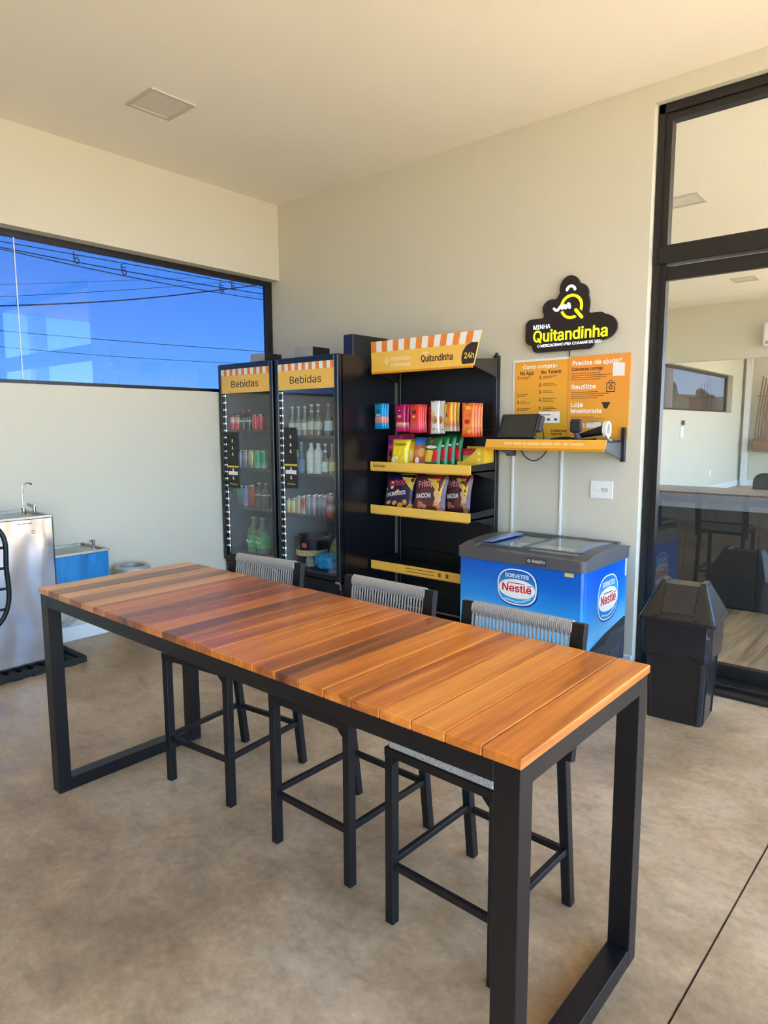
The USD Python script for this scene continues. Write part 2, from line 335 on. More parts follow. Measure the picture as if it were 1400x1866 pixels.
# outdoors
gr = struct('ground_outside', 'reddish earth ground outside'); part(gr, 'earth', box(-400, 400, -400, 400, -.5, -.16), M('red_earth', (164, 132, 100), .95, noise=(.15, .2), space='world'))
pt = struct('patio_outside', 'sunlit pale paving beside the open side'); part(pt, 'paving', box(7.8, 24, -24, 30, -.15, -.02), M('patio_paving', (206, 188, 154), .9, noise=(.6, .06), space='world'))
def hill():
    xs, ys = np.meshgrid(np.linspace(-110, 40, 90), np.linspace(120, 190, 30))
    h = 7.0*np.exp(-((ys-160)/24)**2)+2.6*meshkit.fbm(np.stack([xs*.09, ys*.09, xs*0], -1), 4, 3)+1.6*meshkit.noise(np.stack([xs*.45, ys*.45, xs*0], -1), 5)
    h = h*np.clip((xs+110)/20, 0, 1)*np.clip((40-xs)/20, 0, 1)-1
    v = np.stack([xs, ys, h], -1).reshape(-1, 3); n = 90
    f = [[i*n+j, i*n+j+1, (i+1)*n+j+1] for i in range(29) for j in range(n-1)]+[[i*n+j, (i+1)*n+j+1, (i+1)*n+j] for i in range(29) for j in range(n-1)]
    return trimesh.Trimesh(v, np.array(f), process=False)
s = struct('hillside', 'dry olive hillside seen through the far window'); part(s, 'slope', hill(), M('dry_hillside', (98, 86, 62), .95, noise=(.25, .3), space='world'), smooth=True)
def tree(x, y, h, label):
    t = thing('tree', label, 'tree', (x, y, 5.0))
    r = np.random.default_rng(int(abs(x)*10)); ms = []
    for k in range(9):
        m = trimesh.creation.icosphere(2, 1); d = r.normal(size=3)*np.array([.3, .3, .22])*h
        m.vertices *= (.24+.1*r.random())*h*(1+.35*(meshkit.noise(m.vertices*3+k*7, 2)-.5))[:, None]; m.apply_translation(d+[0, 0, h*.72]); ms.append(m)
    part(t, 'crown', cat(*ms), M('dark_foliage', (52, 58, 36), .9, noise=(2., .3)))
    part(t, 'trunk', tube([[0, 0, -2], [0, 0, h*.6]], .22, 8), M('bark', (80, 66, 50), .9))
for x, y, h, lb in ((-52, 158, 6.5, 'round dark tree on the hill at the left of the far window'), (-25, 158, 8, 'tallest dark tree on the hill at the right of the far window'), (-40, 160, 3.6, 'small dark tree in the middle of the hill seen through the far window')):
    tree(x, y, h, lb)
single('utility_pole', tube([[-4.82, 26, -.3], [-4.82, 26, 9]], [.22, .17], 12), M('pole_concrete', (190, 186, 178), .8), 'pale concrete utility pole seen in the far room window', 'pole', smooth=40)
WIRE = M('wire_black', (22, 22, 30), .5)
wires = dict(
 a=([(.54, 4.90), (4.93, 4.95), (6.44, 4.96)], .007, WIRE, 'uppermost thin black power line crossing the window'),
 b=([(.54, 4.80), (2.88, 4.78), (6.47, 4.83)], .009, WIRE, 'second black power line from the top, carrying the spacers'),
 c=([(.53, 4.77), (4.03, 4.67), (6.46, 4.70)], .008, WIRE, 'third black power line just under the spacers'),
 d=([(-.2, 4.86), (2.1, 4.69), (6.4, 4.76)], .004, M('wire_grey', (150, 155, 175), .5), 'thin pale grey wire between the upper power lines'),
 e=([(.48, 3.95), (2.17, 4.27), (5.72, 5.03)], .006, WIRE, 'thin black wire rising to the right above the thick cable'),
 f=([(1.33, 4.31), (3.21, 4.66), (4.93, 4.99)], .004, WIRE, 'faintest thin wire rising to the right high in the window'),
 g=([(.47, 3.79), (2.99, 4.24), (4.86, 4.67), (6.37, 5.04)], .014, M('wire_brown', (70, 40, 40), .6), 'thick brown twisted cable rising to the right across the window'),
 h=([(.44, 3.36), (2.94, 3.39), (6.32, 3.47)], .007, WIRE, 'black wire crossing low in the window'),
 i=([(.42, 3.08), (2.46, 3.07), (4.97, 3.12), (6.3, 3.16)], .006, WIRE, 'lowest thin wire near the bottom of the window'))
for k, (pts, r, m, lb) in wires.items():
    p = np.array(pts); d0, d1_ = (p[1]-p[0])/(p[1]-p[0])[0], (p[-1]-p[-2])/(p[-1]-p[-2])[0]
    p = np.vstack([p[0]-d0*8, p, p[-1]+d1_*8])
    X = -7.4-.55*'abcgdhief'.index(k); q = (X-CAM[0])/(-8-CAM[0])      # every wire hangs at its own distance from the building
    c = curve(np.c_[np.full(len(p), X), CAM[1]+(p[:, 0]-CAM[1])*q, CAM[2]+(p[:, 1]-CAM[2])*q], 60)
    single('power_line', tube(c, r, 6), m, lb, 'power line', smooth=True)
for (y, z), lb in zip(((1.89, 4.86), (2.85, 4.80), (5.22, 4.80), (5.55, 4.90)), ('leftmost wire spacer on the power lines', 'second wire spacer from the left on the power lines', 'wire spacer where the thick cable crosses the power lines', 'rightmost wire spacer on the power lines')):
    single('wire_spacer', cat(tube(curve([[-8, y-.03, z+.10], [-8, y-.03, z-.06], [-8, y+.01, z-.10], [-8, y+.05, z-.06], [-8, y+.02, z], [-8, y-.03, z-.02]], 20), .012, 6), tube([[-8, y-.06, z+.05], [-8, y+.05, z+.05]], .01, 6)), M('spacer_grey', (92, 84, 96), .6), lb, 'wire spacer', smooth=True)

# ------------------------------------------------------------------ bar table
TL, TW, TH = 2.402, .756, .945
tb = thing('bar_table', 'long bar table of brown wood planks on a black metal frame', 'table', (2.115, -3.266, 0), math.degrees(-.005))
TONES = dict(
 l=wood('plank_light', (176, 112, 56), (198, 134, 72), (212, 150, 86)), o=wood('plank_orange', (160, 86, 30), (202, 116, 42), (220, 142, 62), off=5.),
 m=wood('plank_mid', (130, 68, 30), (180, 98, 40), (206, 126, 56), off=11.), d=wood('plank_dark', (96, 52, 28), (136, 76, 40), (168, 100, 52), off=17.), r=wood('plank_red', (128, 64, 32), (166, 86, 42), (194, 114, 60), off=23.))
seq = 'ldldlmrdrmdmmoomdoomoooo'
n = 24; pw = TL/n
for i in range(n):
    g = .0012
    part(tb, 'plank', cbox(i*pw+g, (i+1)*pw-g, 0, TW, TH-.026-rng.random()*.0, TH-rng.random()*.0012, .0022), TONES[seq[i]])
LW, LD, AP = .067, .056, .051
zt = TH-.027
for x in (.006, TL-.006-LW):
    for y in (.006, TW-.006-LD):
        part(tb, 'leg', cbox(x, x+LW, y, y+LD, 0, zt, .0015), BLACK)
    part(tb, 'foot_rail', cbox(x+.0004, x+LW-.0004, .006+LD, TW-.006-LD, 0, .058, .0015), BLACK)
    part(tb, 'end_rail', cbox(x+.0004, x+LW-.0004, .006+LD, TW-.006-LD, zt-AP, zt, .0008), BLACK)
for y in (.006, TW-.006-.05):
    part(tb, 'side_rail', cbox(.006+LW, TL-.006-LW, y, y+.05, zt-AP, zt, .0008), BLACK)

# ------------------------------------------------------------------ bar stools
STEEL = M('stool_black', (17, 16, 19), .42, spec=.35)
ROPE = M('rope_grey', (162, 155, 146), .85, bump=(260, .4))
CUSH = M('seat_weave', (176, 170, 160), .9, noise=(160, .28, 2.), bump=(170, .6))
def make_stool(loc, rz, label):
    t = thing('bar_stool', label, 'bar stool', loc, rz, 'bar stools along the far side of the table')
    w = .034; hx = .2
    for s in (-1, 1):
        part(t, 'leg', bar([s*hx, -.235, 0], [s*hx, -.235, .586], w), STEEL)
        part(t, 'leg', bar([s*hx, .235, 0], [s*hx, .16, .60], w), STEEL)
        a, b = [s*(hx+.014), .16, .56], [s*(hx+.016), .222, 1.005]
        part(t, 'back_post', bar(a, b, .03, .05, up=(1, 0, 0)), STEEL)
        part(t, 'stretcher', bar([s*hx, -.218, .215], [s*hx, .208, .215], .022), STEEL)
    part(t, 'stretcher', bar([-hx+.017, -.235, .205], [hx-.017, -.235, .205], .022), STEEL)
    part(t, 'stretcher', bar([-hx+.017, .21, .205], [hx-.017, .21, .205], .022), STEEL)
    part(t, 'seat_frame', cat(bar([-hx-.017, -.235, .60], [hx+.017, -.235, .60], w, .03), bar([-hx, -.218, .60], [-hx, .16, .60], w, .03), bar([hx, -.218, .60], [hx, .16, .60], w, .03), bar([-hx+.017, .155, .60], [hx-.017, .155, .60], w, .03),
        hull([[-hx+.017, -.252, .585], [-hx+.017, -.218, .585], [-hx+.017, -.252, .562], [-hx+.017, -.218, .562], [-hx+.04, -.252, .585], [-hx+.04, -.218, .585]]),
        hull([[hx-.017, -.252, .585], [hx-.017, -.218, .585], [hx-.017, -.252, .562], [hx-.017, -.218, .562], [hx-.04, -.252, .585], [hx-.04, -.218, .585]])), STEEL)
    part(t, 'seat', cbox(-hx-.004, hx+.004, -.255, .135, .616, .652, .009), CUSH)
    def yb(z): return .16+(z-.56)/.445*.062
    part(t, 'back_bar', bar([-hx, yb(.70), .70], [hx, yb(.70), .70], .018), STEEL)
    k = 27
    for i in range(k):
        x = -.19+.38*i/(k-1); j = rng.uniform(-.0015, .0015)
        part(t, 'rope', tube([[x+j, yb(.69)-.012, .69], [x-j, yb(.85)-.012, .85], [x+j*.5, yb(.965)-.012, .968]], .0042, 5), ROPE, smooth=True)
    ms = []
    for i in range(54):
        x = -.1935+.387*i/53
        th = np.linspace(0, 2*np.pi, 9)[:-1]
        ring = np.array([[x, yb(.985)+.017*math.cos(a), .985+.024*math.sin(a)] for a in th]+[[x, yb(.985)+.017, .985]])
        ms.append(tube(ring, .0042, 5))
    part(t, 'rope_wrap', cat(*ms), ROPE, smooth=True, kind='stuff')
    return t
st = make_stool((2.628, -2.601, 0), 6.0, 'grey rope back bar stool in front of the drinks coolers')
dup(st, (3.406, -2.618, 0), -.2, 'grey rope back bar stool in front of the snack rack, middle of the three')
dup(st, (4.043, -2.665, 0), -1.3, 'grey rope back bar stool in front of the blue ice cream freezer')

# ------------------------------------------------------------------ drinks coolers
LEDM = M('led_white', (235, 245, 255), .5, emit=22)
def icon_panel(parent, x, z0, z1, y, w):
    p = part(parent, 'info_sticker', box(x, x+w, y-.0012, y, z0, z1), M('sticker_black', (24, 20, 20), .4), world=True)
    h = z1-z0
    part(p, 'yellow_band', box(x, x+w, y-.002, y-.0012, z0+.37*h, z0+.40*h), M('band_yellow', (226, 196, 60), .5), world=True)
    part(p, 'white_tag', box(x+.1*w, x+.92*w, y-.002, y-.0012, z0+.235*h, z0+.30*h), WPRINT, world=True)
    ic = []
    for q in (.86, .73, .62, .335, .19):
        zc = z0+q*h; ic.append(flat(unary_union([ellipse(x+w*.52, zc, .008, .009), rrect(x+w*.45, x+w*.6, zc-.018, zc-.010, .002)]), '-y', (0, y-.0012, 0), .0008))
    part(p, 'icons', cat(*ic), WPRINT, world=True)
    part(p, 'script', cat(*[flat(ellipse(x+w*(.25+.09*i), z0+.07*h+.004*math.sin(i*2), .006, .005), '-y', (0, y-.0012, 0), .0008) for i in range(7)]), M('gold_print', (222, 186, 90), .5), world=True)
FR_IN = M('cooler_liner', (104, 112, 124), .6)
FR_BODY = M('cooler_black', (15, 15, 19), .26, coat=.1)
GF = glass('cooler_glass', (.86, .89, .90), 1.55, .0)
SHELFG = M('wire_shelf', (58, 62, 68), .5)
def cooler(x0, x1, label, shelves, panel):
    yb, yf, zt, z0 = -.08, -.70, 2.195, .02
    t = thing('drinks_cooler', label, 'refrigerator', (x0, yf, 0), 0, None)
    th = .035
    part(t, 'body', cat(box(x0, x0+th, yf, yb, .06, zt), box(x1-th, x1, yf, yb, .06, zt), box(x0+th, x1-th, yb-.03, yb, .06, zt), box(x0+th, x1-th, yf, yb-.03, zt-.22, zt), box(x0+th, x1-th, yf, yb-.03, .06, .42)), FR_BODY, world=True)
    part(t, 'liner', cat(box(x0+th, x0+th+.004, yf+.01, yb-.034, .42, zt-.22), box(x1-th-.004, x1-th, yf+.01, yb-.034, .42, zt-.22), box(x0+th, x1-th, yb-.034, yb-.03, .42, zt-.22)), FR_IN, world=True)
    for sx in (x0+.05, x1-.05):
        for sy in (yf+.06, yb-.06): part(t, 'foot', lathe([(0, 0), (.02, 0), (.02, .06), (0, .06)], 10, (sx, sy, 0)), RUBBER, world=True)
    # door
    w = .042; ya, yd = -.755, -.705
    d = part(t, 'door', cat(cbox(x0, x0+w, ya, yd, .43, zt, .006), cbox(x1-w, x1, ya, yd, .43, zt, .006), cbox(x0+w, x1-w, ya, yd, zt-.045, zt, .004), cbox(x0+w, x1-w, ya, yd, .43, .475, .004)), FR_BODY, world=True)
    part(d, 'door_glass', box(x0+w-.004, x1-w+.004, -.737, -.731, .47, 1.945), GF, world=True)
    s = part(d, 'header_sign', box(x0+w, x1-w, -.750, -.712, 1.943, zt-.045), YEL, world=True)
    W = x1-x0-2*w; k = 16; sw = W/k
    for i in range(k):
        a = x0+w+i*sw
        part(s, 'awning_stripe', flat(unary_union([sbox(a, zt-.09, a+sw, zt-.046), ellipse(a+sw/2, zt-.09, sw/2, .012)]), '-y', (0, -.750, 0), .001), [WPRINT, ORG][i % 2], world=True)
    part(s, 'lettering', text('Bebidas', .058, '-y', ((x0+x1)/2, -.750, 1.99), .001, w=.36*W/.64, center=True), DKBR, world=True)
    g = part(t, 'kick_plate', cat(cbox(x0+.005, x1-.005, ya+.02, yf, .07, .42, .005), *[box(x0+.06, x1-.06, ya+.012, ya+.021, .12+.03*i, .135+.03*i) for i in range(8)]), FR_BODY, world=True)
    part(t, 'hinge', cat(cbox(x1-.05, x1+.004, ya-.006, yf+.02, .408, .428, .003), tube([[x1-.02, -.73, .36], [x1-.02, -.73, .43]], .008, 8)), CHROME, world=True)
    for z in shelves: part(t, 'shelf', cat(*[box(x0+th+.006, x1-th-.006, yf+.012+.036*i, yf+.022+.036*i, z-.010, z-.004) for i in range(16)], box(x0+th+.006, x1-th-.006, yf+.008, yf+.014, z-.022, z-.001)), SHELFG, world=True)
    st_ = part(t, 'led_strip', box(x0+.052, x0+.060, -.722, -.716, .50, 1.93), M('led_strip_white', (196, 206, 214), .4), world=True)
    zs = np.arange(.56, 1.93, .062)
    part(st_, 'leds', cat(*[trimesh.creation.icosphere(1, .0056).apply_translation([x0+.056, -.7235, z]) for z in zs]), LEDM, world=True, kind='stuff')
    icon_panel(t, *panel)
    return t
cooler(.010, .755, 'black glass door drinks cooler in the corner, left of the two', (.52, .93, 1.28, 1.62), (.085, 1.10, 1.60, -.7375, .165))
cooler(.785, 1.515, 'black glass door drinks cooler beside the snack rack, right of the two', (.49, .92, 1.265, 1.575), (.865, 1.14, 1.64, -.7375, .16))
def top_box(x0, x1, y0, y1, z0, z1, label, cat_, m1, m2):
    t = thing('power_box', label, cat_, ((x0+x1)/2, (y0+y1)/2, z0))
    part(t, 'case', cbox(x0, x1, y0, y1, z0, z1, .004), m2, world=True)
    part(t, 'front_plate', cbox(x0+.002, x1-.002, y0-.004, y0+.001, z0+.002, z1-.002, .001), m1, world=True)
    return t
GREYP = M('grey_plastic', (176, 170, 164), .5); GREYD = M('dark_plastic', (24, 24, 28), .4)
top_box(.16, .36, -.50, -.30, 2.195, 2.30, 'small grey box with black side on top of the left cooler', 'box', GREYP, GREYD)
top_box(.78, 1.0, -.52, -.32, 2.195, 2.305, 'small grey box with black side on top of the right cooler', 'box', GREYP, GREYD)
u = top_box(1.385, 1.485, -.55, -.12, 2.195, 2.36, 'tall narrow black power backup unit on top of the right cooler', 'power unit', M('ups_navy', (28, 28, 58), .35), GREYD)

# drinks
def can_profile(r, h): return [(0, 0), (r*.75, 0), (r*.8, .004), (r, .014), (r, h-.014), (r*.84, h-.003), (r*.84, h), (r*.78, h), (r*.76, h-.004), (0, h-.004)]
def can(kind, body_ramp, loc, label, r=.033, h=.122, grp=None):
    t = thing('drink_can', label, 'can', loc, 0, grp)
    part(t, 'body', lathe([p for p in can_profile(r, h)[:5]], 16), M('can_'+kind, body_ramp[0], .3, .35, ramp=[(h*.1, body_ramp[1]), (h*.4, body_ramp[0]), (h*.62, body_ramp[2]), (h, body_ramp[0])], noise=(40, .15)), smooth=40)
    part(t, 'lid', lathe(can_profile(r, h)[4:], 16), CHROME, smooth=40)
    return t
def bottle(kind, loc, label, r, h, glassc, labelc, capc, neck=.30, lab=(.12, .45), necklab=False, grp=None, rough=.12):
    t = thing('drink_bottle', label, 'bottle', loc, 0, grp)
    s = h*(1-neck)
    part(t, 'glass_body', lathe([(0, 0), (r*.9, 0), (r, .006), (r, s*.78), (r*.92, s*.88), (r*.5, s), (r*.40, s+h*neck*.35), (r*.38, h-.014), (0, h-.014)], 16), M('bottle_'+kind, glassc, rough, coat=.4), smooth=35)
    if lab: part(t, 'label_band', lathe([(r*1.015, s*lab[0]), (r*1.015, s*(lab[1]+.3))], 16), M('label_'+kind, labelc, .6, noise=(60, .18)), smooth=True)
    if necklab: part(t, 'neck_label', lathe([(r*.47, s+h*neck*.3), (r*.43, h-.05)], 14), M('label_'+kind, labelc, .6), smooth=True)
    part(t, 'cap', lathe([(0, h-.016), (r*.46, h-.016), (r*.46, h-.002), (r*.40, h), (0, h)], 14), M('cap_'+kind, capc, .35, .2), smooth=35)
    return t
Y = -.655
L1, L2, L3, L4 = 1.62, 1.28, .93, .52
for x, lb in ((.085, 'pink and white drink can, leftmost on the top shelf of the left cooler'), (.158, 'pink and white drink can beside the dark bottles, top shelf of the left cooler')):
    can('pink', ((206, 70, 96), (220, 60, 80), (226, 190, 196)), (x, Y, L1), lb, h=.13)
for x, lb in ((.235, 'left dark red-capped bottle on the top shelf of the left cooler'), (.318, 'right dark red-capped bottle on the top shelf of the left cooler')):
    bottle('dark', (x, Y, L1), lb, .037, .178, (24, 26, 28), (190, 190, 190), (190, 50, 70), .25, (.52, .36))
for x, lb in ((.402, 'red drink can right of the dark bottles in the left cooler'), (.477, 'red drink can, rightmost on the top shelf of the left cooler')):
    can('red', ((204, 58, 74), (196, 52, 68), (210, 72, 90)), (x, Y, L1), lb, h=.132)
for x, k, c, lb in ((.175, 'lavender', ((150, 146, 176), (120, 128, 160), (176, 172, 190)), 'pale lavender can next to the sticker on the second shelf of the left cooler'),
                    (.255, 'violet', ((140, 120, 152), (110, 100, 136), (176, 160, 178)), 'violet can on the second shelf of the left cooler'),
                    (.340, 'lemon', ((176, 172, 96), (130, 130, 120), (190, 186, 110)), 'yellow can on the second shelf of the left cooler'),
                    (.425, 'mint', ((86, 176, 130), (150, 190, 170), (60, 170, 110)), 'mint green can, left of two on the second shelf of the left cooler'),
                    (.505, 'green', ((60, 160, 100), (150, 180, 160), (50, 150, 96)), 'dark green can at the right end of the second shelf of the left cooler')):
    can(k, c, (x, Y, L2), lb, r=.036, h=.160)
for x, k, c, r, lb in ((.092, 'charcoal', ((52, 58, 54), (70, 76, 70), (60, 66, 60)), .038, 'charcoal can, leftmost on the third shelf of the left cooler'),
                    (.17, 'teal', ((74, 120, 104), (60, 92, 84), (88, 140, 120)), .038, 'teal can on the third shelf of the left cooler'),
                    (.248, 'blue', ((120, 140, 190), (170, 160, 160), (130, 150, 200)), .038, 'blue and silver can on the third shelf of the left cooler')):
    can(k, c, (x, Y, L3), lb, r=r, h=.185)
can('brick', ((166, 66, 44), (150, 60, 40), (176, 84, 60)), (.335, Y, L3), 'brick red tall can on the third shelf of the left cooler', r=.042, h=.20)
for x, lb in ((.43, 'left dark bottle with cream label on the third shelf of the left cooler'), (.52, 'right dark bottle with cream label on the third shelf of the left cooler')):
    bottle('cream', (x, Y, L3), lb, .040, .225, (70, 66, 46), (206, 204, 176), (196, 160, 120), .18, (.62, .38))
for x, lb in ((.325, 'large green soft drink bottle, left of two at the bottom of the left cooler'), (.455, 'large green soft drink bottle, right of two at the bottom of the left cooler')):
    b = bottle('pet', (x, Y+.01, L4), lb, .062, .325, (84, 116, 84), (90, 176, 96), (120, 180, 110), .26, (.22, .36))
    part(b, 'script', cat(*[flat(ellipse(-.034+.017*i, .105+.006*math.sin(2.1*i), .0065, .011), '-y', (0, -.0637+.6*(.0085*(abs(i-2)/2.)**2), 0), .001) for i in range(5)]), WPRINT)
R1, R2, R3, R4 = 1.575, 1.265, .92, .49
for x, lb in ((.885, 'clear bottle with white print, leftmost on the top shelf of the right cooler'), (.962, 'clear bottle with white print, second on the top shelf of the right cooler'), (1.038, 'clear plain-looking bottle, third on the top shelf of the right cooler')):
    bottle('clear', (x, Y, R1), lb, .033, .238, (110, 132, 126), (184, 198, 200), (150, 165, 160), .42, (.34, .42))
for x, lb in ((1.118, 'olive bottle with cream label and white neck, left of the pair on the top shelf'), (1.196, 'olive bottle with cream label and white neck, right of the pair on the top shelf')):
    bottle('olive', (x, Y, R1), lb, .036, .25, (88, 92, 62), (190, 200, 186), (212, 214, 204), .36, (.3, .40), True)
bottle('wine', (1.312, Y, R1), 'dark bottle with pale blue label at the right end of the top shelf', .036, .252, (66, 52, 58), (190, 216, 216), (160, 140, 150), .36, (.24, .42))
can('aqua', ((78, 150, 120), (90, 120, 140), (90, 160, 130)), (.932, Y, R2), 'aqua green can beside the sticker on the second shelf of the right cooler', r=.03, h=.185)
bottle('azure', (.990, Y, R2), 'slim blue-grey bottle on the second shelf of the right cooler', .030, .255, (104, 128, 156), (120, 146, 190), (150, 160, 176), .45, (.14, .5))
for x, lb in ((1.107, 'left white frosted tall bottle on the second shelf of the right cooler'), (1.190, 'right white frosted tall bottle on the second shelf of the right cooler')):
    bottle('frost', (x, Y, R2), lb, .040, .25, (196, 212, 204), (206, 220, 214), (190, 200, 196), .18, (.1, .55), rough=.5)
bottle('amber', (1.268, Y, R2), 'amber bottle with white label and white cap on the second shelf of the right cooler', .029, .245, (134, 92, 66), (206, 228, 226), (214, 226, 226), .42, (.14, .42), True)
bottle('rose', (1.348, Y, R2), 'rose coloured bottle at the right end of the second shelf', .030, .245, (150, 116, 116), (216, 196, 136), (150, 130, 140), .40, (.2, .4))
cc = [('fruit', ((206, 206, 150), (214, 180, 120), (216, 216, 176)), .125), ('fruit', ((206, 206, 150), (214, 180, 120), (216, 216, 176)), .125), ('peach', ((210, 170, 130), (200, 190, 170), (190, 196, 160)), .150), ('cherry', ((200, 120, 116), (190, 200, 196), (176, 60, 70)), .155),
      ('silver', ((150, 150, 160), (130, 120, 140), (176, 180, 190)), .165), ('silver', ((150, 150, 160), (130, 120, 140), (176, 180, 190)), .165), ('plum', ((120, 100, 124), (110, 84, 108), (160, 160, 176)), .17), ('plum', ((120, 100, 124), (110, 84, 108), (160, 160, 176)), .17)]
od = ('leftmost', 'second', 'third', 'fourth', 'fifth', 'sixth', 'seventh', 'eighth')
nmc = {'fruit': 'pale yellow', 'peach': 'peach coloured', 'cherry': 'cherry red banded', 'silver': 'silver grey', 'plum': 'plum purple'}
for i, (k, c, h) in enumerate(cc):
    can(k, c, (.825+.062*i, Y, R3), '%s can, %s in the front row on the right cooler third shelf' % (nmc[k], od[i]), r=.0295, h=h)
    can(k, c, (.840+.062*i, Y+.07, R3), '%s can behind the %s can of the third shelf row, right cooler' % (nmc[k], od[i]), r=.0295, h=h)
can('patterned', ((196, 170, 150), (190, 60, 60), (120, 60, 80)), (1.335, Y-.01, R3), 'largest patterned can at the right end of the third shelf of the right cooler', r=.036, h=.195)
dr = thing('ice_bucket', 'black round drum with gold print at the bottom of the right cooler', 'bucket', (.975, -.54, R4))
part(dr, 'body', lathe([(0, 0), (.12, 0), (.135, .01), (.14, .22), (.146, .225), (.146, .24), (.13, .24), (.12, .05), (0, .05)], 32), M('drum_black', (17, 16, 20), .3), smooth=35)
part(dr, 'gold_print', lathe([(.1385, .075), (.1405, .125)], 40).slice_plane([0, 0, 0], [.55, -1, 0]), M('gold_label', (206, 194, 130), .4, noise=(50, .3)), smooth=True)
part(dr, 'emblem', facing(extr(bowed(.05, .17, .03, .02), .004), '-y', (0, -.137, 0)), M('emblem_red', (206, 92, 110), .5))
def sack(name, cx, cy, z, rx, ry, rz, mat, label, cat_, seed):
    m = trimesh.creation.icosphere(3, 1.0); v = m.vertices
    k = 1+.28*(meshkit.fbm(v*2.4+seed*9, 3, seed)-.5)*2
    v = np.sign(v)*np.abs(v)**.8*k[:, None]*np.array([rx, ry, rz]); v[:, 2] = np.maximum(v[:, 2], -.6*rz); m.vertices = v
    m.apply_translation([cx, cy, z-v[:, 2].min()])
    return single(name, m, mat, label, cat_, smooth=True)
sack('ice_bag', 1.22, -.60, R4, .10, .09, .075, M('bag_blue', (50, 160, 226), .35, noise=(22, .45, 2.)), 'crumpled blue plastic bag at the bottom of the right cooler', 'bag', 2)
sack('ice_bag', 1.085, -.665, R4, .040, .03, .05, M('bag_pale', (150, 165, 160), .4, noise=(40, .2)), 'small pale bag left of the blue bag in the right cooler', 'bag', 3)
sack('ice_bag', 1.25, -.42, R4, .15, .07, .155, M('bag_lime', (150, 156, 90), .45, noise=(26, .4)), 'lime yellow bag behind the blue bag in the right cooler', 'bag', 5)

# ------------------------------------------------------------------ snack rack
rk = thing('snack_rack', 'tall black metal display rack with yellow shelf edges and striped header', 'display rack', (2.0, -.22, 0))
RX0, RX1 = 1.53, 2.487
for x in (RX0, RX1-.034): part(rk, 'upright', cat(cbox(x, x+.034, -.062, -.012, 0, 2.165, .003), cbox(x+.009, x+.025, -.054, -.03, 2.165, 2.185, .003)), BLKMETAL, world=True)
for z0, z1 in ((.12, .62), (.622, 1.12), (1.122, 1.62), (1.622, 2.10)): part(rk, 'back_panel', cbox(RX0+.034, RX1-.034, -.045, -.03, z0, z1, .002), BLKMETAL, world=True)
part(rk, 'base', cat(cbox(RX0, RX1, -.46, -.062, .0, .11, .004)), BLKMETAL, world=True)
def bracket(x, z, y1=-.385): return hull([[x+dx, y, zz] for dx in (0, .004) for y, zz in ((-.05, z+.01), (-.05, z-.13), (y1, z-.005), (y1, z-.055))])
SX0, SX1, SY = 1.532, 2.492, -.405
for z, tx in ((1.366, 'Bomboniere'), (1.018, None), (.562, None)):
    sh = part(rk, 'shelf', cbox(RX0+.004, RX1-.004, SY+.012, -.062, z-.062, z-.045, .002), BLKMETAL, world=True)
    for x in (RX0, RX1-.008): part(sh, 'bracket', bracket(x, z), BLKMETAL, world=True)
    pr_ = part(sh, 'price_rail', cat(cbox(SX0, SX1, SY-.004, SY+.004, z-.066, z, .001), hull([[x, y, zz] for x in (SX0, SX1-.02) for y, zz in ((SY-.004, z-.066), (SY+.01, z-.066), (SY+.006, z-.076), (SY+.01, z-.076))])), YEL, world=True)
    if tx: part(sh, 'lettering', text(tx, .024, '-y', (SX0+.03, SY-.004, z-.043), .0008, w=.13), BPRINT, world=True)
    if z < .6: part(sh, 'small_print', cat(*[flat(sbox(SX0+.36, z-.024-.012*i, SX0+.64, z-.018-.012*i), '-y', (0, SY-.004, 0), .0006) for i in (0, 2)], *[flat(rrect(SX0+.68+.07*i, SX0+.705+.07*i, z-.05, z-.018, .004), '-y', (0, SY-.004, 0), .0006) for i in range(2)]), M('rail_print', (150, 96, 30), .5), world=True, kind='stuff')
HY = -.42
hz0, hz1 = 2.066, 2.302
def hx(z, side): t = (z-hz0)/(hz1-hz0); return 1.562-.006*t if side == 0 else 2.512+.062*t
hd = part(rk, 'header_panel', flat(Polygon([(hx(hz0, 0), hz0), (hx(hz0, 1), hz0), (hx(hz1, 1), hz1), (hx(hz1, 0), hz1)]), '-y', (0, HY+.012, 0), .012), YEL, world=True)
part(hd, 'lower_lip', cbox(hx(hz0, 0), hx(hz0, 1)-.01, HY-.004, HY+.014, hz0-.014, hz0+.002, .002), YELD, world=True)
part(rk, 'header_arm', hull([[RX0, y, z] for y, z in ((-.05, 2.14), (-.05, 2.0), (HY+.014, 2.11), (HY+.014, 2.075))]+[[RX0+.004, y, z] for y, z in ((-.05, 2.14), (HY+.014, 2.11))]), BLKMETAL, world=True)
part(rk, 'header_arm', hull([[RX1-.004+dx, y, z] for dx in (0, .004) for y, z in ((-.05, 2.145), (-.05, 2.0), (HY+.014, 2.115), (HY+.014, 2.075))]), M('arm_dark_brown', (46, 40, 38), .4), world=True)
part(rk, 'header_tray', cbox(RX0+.004, RX1-.004, HY+.014, -.062, 2.075, 2.085, .001), BLKMETAL, world=True)
N = 18
for i in range(N):
    t0, t1_ = i/N, (i+1)/N
    L = lambda t, z: hx(z, 0)*(1-t)+hx(z, 1)*t
    zb = hz1-.070
    pl = unary_union([Polygon([(L(t0, zb), zb), (L(t1_, zb), zb), (L(t1_, hz1), hz1), (L(t0, hz1), hz1)]), ellipse((L(t0, zb)+L(t1_, zb))/2, zb, (L(t1_, zb)-L(t0, zb))/2, .015)])
    part(hd, 'awning_stripe', flat(pl, '-y', (0, HY, 0), .0012), [ORG, WPRINT][i % 2], world=True)
